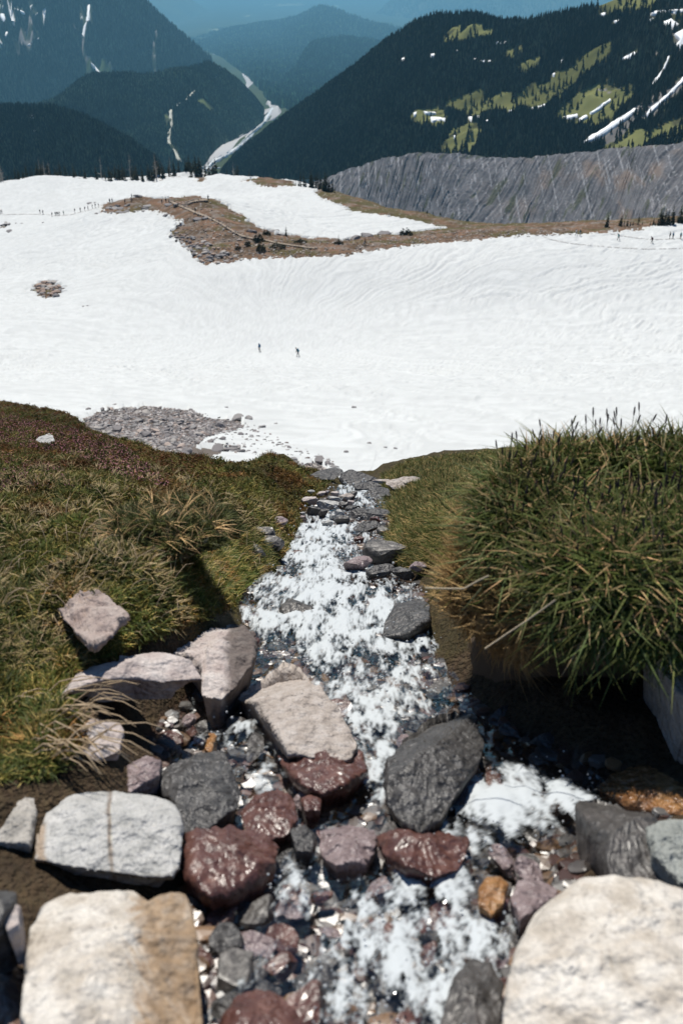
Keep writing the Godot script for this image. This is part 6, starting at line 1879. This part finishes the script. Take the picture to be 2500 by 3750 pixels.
func grass_mound() -> void:
	var root := Node3D.new()
	var c := P(2270, 2075, 2.7)
	root.position = c
	put(root, "grass_mound", "thick overhanging mound of long green grass with dark seed heads", "grass mound")
	var rad := Vector3(0.50, 0.26, 0.48)
	var surf := func(th: float, ph: float) -> Vector3:
		var cp := pow(maxf(cos(ph), 0.0), 0.62)
		var n := Vector3(cp * cos(th), signf(sin(ph)) * pow(absf(sin(ph)), 0.85), cp * sin(th))
		var k := 1.0 + 0.14 * fbm.get_noise_3d(n.x * 1.1, n.y * 1.1 + 4.0, n.z * 1.1) + 0.04 * fbm.get_noise_3d(n.x * 5.0, n.y * 5.0, n.z * 5.0)
		var w := n * rad * k
		w.y += w.x * 0.14
		if n.y < -0.1: w.z -= (-n.y - 0.1) * 0.32            # undercut on the side of the stream
		if w.x > 0.0: w.x *= 1.5
		return w
	var p := PackedVector3Array()
	var nu := 81
	var nv := 41
	for v in nv:
		for u in nu: p.append(surf.call(-TAU * u / (nu - 1), -PI / 2 + PI * v / (nv - 1)))
	part(root, "soil", grid_mesh(p, nu, nv), matte(lin(0.085, 0.062, 0.042), 0.95))
	var foot := PackedVector3Array()
	for v in 12:
		for u in nu:
			var an := -TAU * u / (nu - 1)
			var t := float(v) / 11.0
			var w := Vector3(cos(an) * rad.x * (0.85 - 0.1 * t) * (1.5 if cos(an) > 0.0 else 1.0), -0.05 - (1.0 - t) * 0.6, sin(an) * rad.z * 0.7 - 0.18)
			w += Vector3(w.x, 0, w.z) * 0.15 * fbm.get_noise_3d(w.x * 6.0, w.y * 6.0, w.z * 6.0)
			foot.append(w)
	part(root, "earth_foot", grid_mesh(foot, nu, 12), matte(lin(0.085, 0.062, 0.042), 0.95))
	var blade := plant_mat(0.2, 0.5)
	var kinds := [tuft(21, 10, 0.135, 0.0072, 0.016, 0.65, 0.05, Color(0.014, 0.022, 0.005), Color(0.095, 0.135, 0.032)), tuft(22, 9, 0.17, 0.0078, 0.018, 0.9, 0.09, Color(0.016, 0.024, 0.006), Color(0.14, 0.17, 0.055)), tuft(23, 11, 0.11, 0.0055, 0.016, 1.1, 0.9, Color(0.2, 0.15, 0.08), Color(0.36, 0.28, 0.16))]
	var xf := [[], [], []]
	var cols := [[], [], []]
	for i in 4600:
		var th := rng.randf() * TAU
		var ph := asin(rng.randf_range(0.08, 1.0))
		var w: Vector3 = surf.call(th, ph)
		var n := (w / (rad * rad)).normalized()
		var left_edge := n.x < -0.55 and n.y < 0.6
		var up := (n * 0.85 + Vector3.UP * 0.5 + Vector3(rng.randf_range(-0.3, 0.3), rng.randf_range(-0.3, 0.1), rng.randf_range(-0.3, 0.3))).normalized()
		if left_edge: up = (n * 0.6 + Vector3.DOWN * 0.5 + Vector3(rng.randf_range(-0.2, 0.2), 0, rng.randf_range(-0.2, 0.2))).normalized()
		var sd := up.cross(Vector3(cos(i * 1.7), 0.2, sin(i * 1.7))).normalized()
		var k := 2 if left_edge and rng.randf() < 0.75 else (1 if rng.randf() < 0.4 else 0)
		xf[k].append(Transform3D(Basis(sd, up, sd.cross(up)).scaled_local(Vector3.ONE * rng.randf_range(0.65, 1.15) * (0.6 if n.y < 0.35 and n.z > 0.0 else 1.0)), w - n * 0.01))
		var t := rng.randf_range(0.6, 1.35) * (1.0 + 0.5 * fbm.get_noise_3d(w.x * 4.0, w.y * 4.0, w.z * 4.0))
		cols[k].append(Color(t * rng.randf_range(0.9, 1.25), t, t * 0.95))
	for i in 700:                                          # dead grass hanging from the edge above the cascade
		var th := PI + rng.randf_range(-0.85, 0.75)
		var w: Vector3 = surf.call(th, rng.randf_range(-0.55, 0.5))
		var n := Vector3(-1, 0, 0.2)
		var up := (n * 0.5 + Vector3.DOWN * rng.randf_range(0.2, 1.0) + Vector3(0, 0, rng.randf_range(-0.5, 0.5))).normalized()
		var sd := up.cross(Vector3(cos(i * 1.7), 0.2, sin(i * 1.7))).normalized()
		xf[2].append(Transform3D(Basis(sd, up, sd.cross(up)).scaled_local(Vector3.ONE * rng.randf_range(0.6, 1.1)), w))
		var t := rng.randf_range(0.8, 1.5)
		cols[2].append(Color(t * 1.1, t, t * 0.9))
	for k in 3:
		var o := many(kinds[k], blade, xf[k], cols[k])
		o.name = ["green_grass", "long_grass", "straw"][k]
		o.set_meta("kind", "stuff")
		root.add_child(o, true)
	# seed heads along the top
	var heads := []
	var stalks := []
	for i in 170:
		var th := rng.randf_range(0.0, TAU)
		var w: Vector3 = surf.call(th, rng.randf_range(0.75, 1.45))
		var l := rng.randf_range(0.12, 0.21)
		var lean := Vector3(rng.randf_range(-0.3, 0.3), 1.0, rng.randf_range(-0.3, 0.3)).normalized()
		var top := w + lean * l
		stalks.append(tube([w, w + lean * l * 0.6, top], [0.0011, 0.0009, 0.0008], 4))
		heads.append(tube([top - lean * 0.028, top - lean * 0.015, top, top + lean * 0.006], [0.001, 0.003, 0.0024, 0.0005], 6))
	part(root, "stalk", joined_tubes(stalks), matte(lin(0.08, 0.085, 0.03), 0.8))
	part(root, "seed_head", joined_tubes(heads), matte(lin(0.045, 0.030, 0.032), 0.9))
	for b in [[[975, 1350], [1020, 1352], [1065, 1352], [1095, 1335], [1122, 1322]], [[1113, 1490], [1160, 1458], [1210, 1425], [1275, 1378]]]:
		var pts := []
		var rr := []
		for q in b:
			pts.append(P(q[0] * 2500.0 / 1568.0, q[1] * 2500.0 / 1568.0, 2.18) - c)
			rr.append(0.0021)
		part(root, "dry_blade", tube(pts, rr, 6), matte(lin(0.46, 0.38, 0.26), 0.7))

func turf_hummock() -> void:                            # the rounded turf on the left that overhangs the stream
	var root := Node3D.new()
	var c := P(620, 1960, 3.35)
	root.position = c
	put(root, "turf_hummock", "rounded hummock of turf and dry stems overhanging the cascade from the left", "turf")
	var rad := Vector3(0.24, 0.11, 0.26)
	var surf := func(th: float, ph: float) -> Vector3:
		var cp := pow(maxf(cos(ph), 0.0), 0.7)
		var n := Vector3(cp * cos(th), sin(ph), cp * sin(th))
		var w := n * rad * (1.0 + 0.25 * fbm.get_noise_3d(n.x * 1.4 + 7.0, n.y * 1.4, n.z * 1.4))
		w.y -= 0.364 * -w.z * 0.8
		if n.y < 0.0: w.x += n.y * 0.22
		return w
	var p := PackedVector3Array()
	for v in 31:
		for u in 61: p.append(surf.call(-TAU * u / 60.0, -PI / 2 + PI * v / 30.0))
	part(root, "soil", grid_mesh(p, 61, 31), matte(lin(0.085, 0.062, 0.042), 0.95))
	var leafy := plant_mat(0.3, 0.35)
	var kinds := [leaf_clump(41, 24, 0.016, Color(0.045, 0.05, 0.018), Color(0.10, 0.095, 0.035), Color(0.40, 0.25, 0.06), 0.05), tuft(42, 12, 0.06, 0.0032, 0.016, 0.8, 0.08, Color(0.025, 0.035, 0.010), Color(0.085, 0.105, 0.035)), tuft(43, 7, 0.085, 0.0030, 0.014, 1.1, 0.95, Color(0.3, 0.24, 0.14), Color(0.4, 0.32, 0.2)), leaf_clump(44, 18, 0.013, Color(0.16, 0.18, 0.14), Color(0.30, 0.32, 0.27), Color(0.4, 0.4, 0.36), 0.1)]
	var xf := [[], [], [], []]
	var cols := [[], [], [], []]
	for i in 2100:
		var w: Vector3 = surf.call(rng.randf() * TAU, asin(rng.randf_range(-0.1, 1.0)))
		var n := (w / (rad * rad)).normalized()
		var up := (n * 0.7 + Vector3.UP * 0.4 + Vector3(rng.randf_range(-0.4, 0.4), rng.randf_range(-0.3, 0.1), rng.randf_range(-0.4, 0.4))).normalized()
		var sd := up.cross(Vector3(cos(i * 1.7), 0.2, sin(i * 1.7))).normalized()
		var nz := fbm.get_noise_3d(w.x * 5.0, w.y * 5.0, w.z * 5.0)
		var r := rng.randf() + nz * 0.5
		var k := 0 if r < 0.5 else (1 if r < 0.86 else (2 if r < 0.93 else 3))
		xf[k].append(Transform3D(Basis(sd, up, sd.cross(up)).scaled_local(Vector3.ONE * rng.randf_range(0.6, 1.2)), w))
		var t := rng.randf_range(0.6, 1.4) * (1.0 + 0.8 * nz)
		cols[k].append(Color(t * 1.15, t, t * 0.9))
	for k in 4:
		var o := many(kinds[k], leafy, xf[k], cols[k])
		o.name = ["leaves", "grass", "dry_stems", "silver_leaves"][k]
		o.set_meta("kind", "stuff")
		root.add_child(o, true)
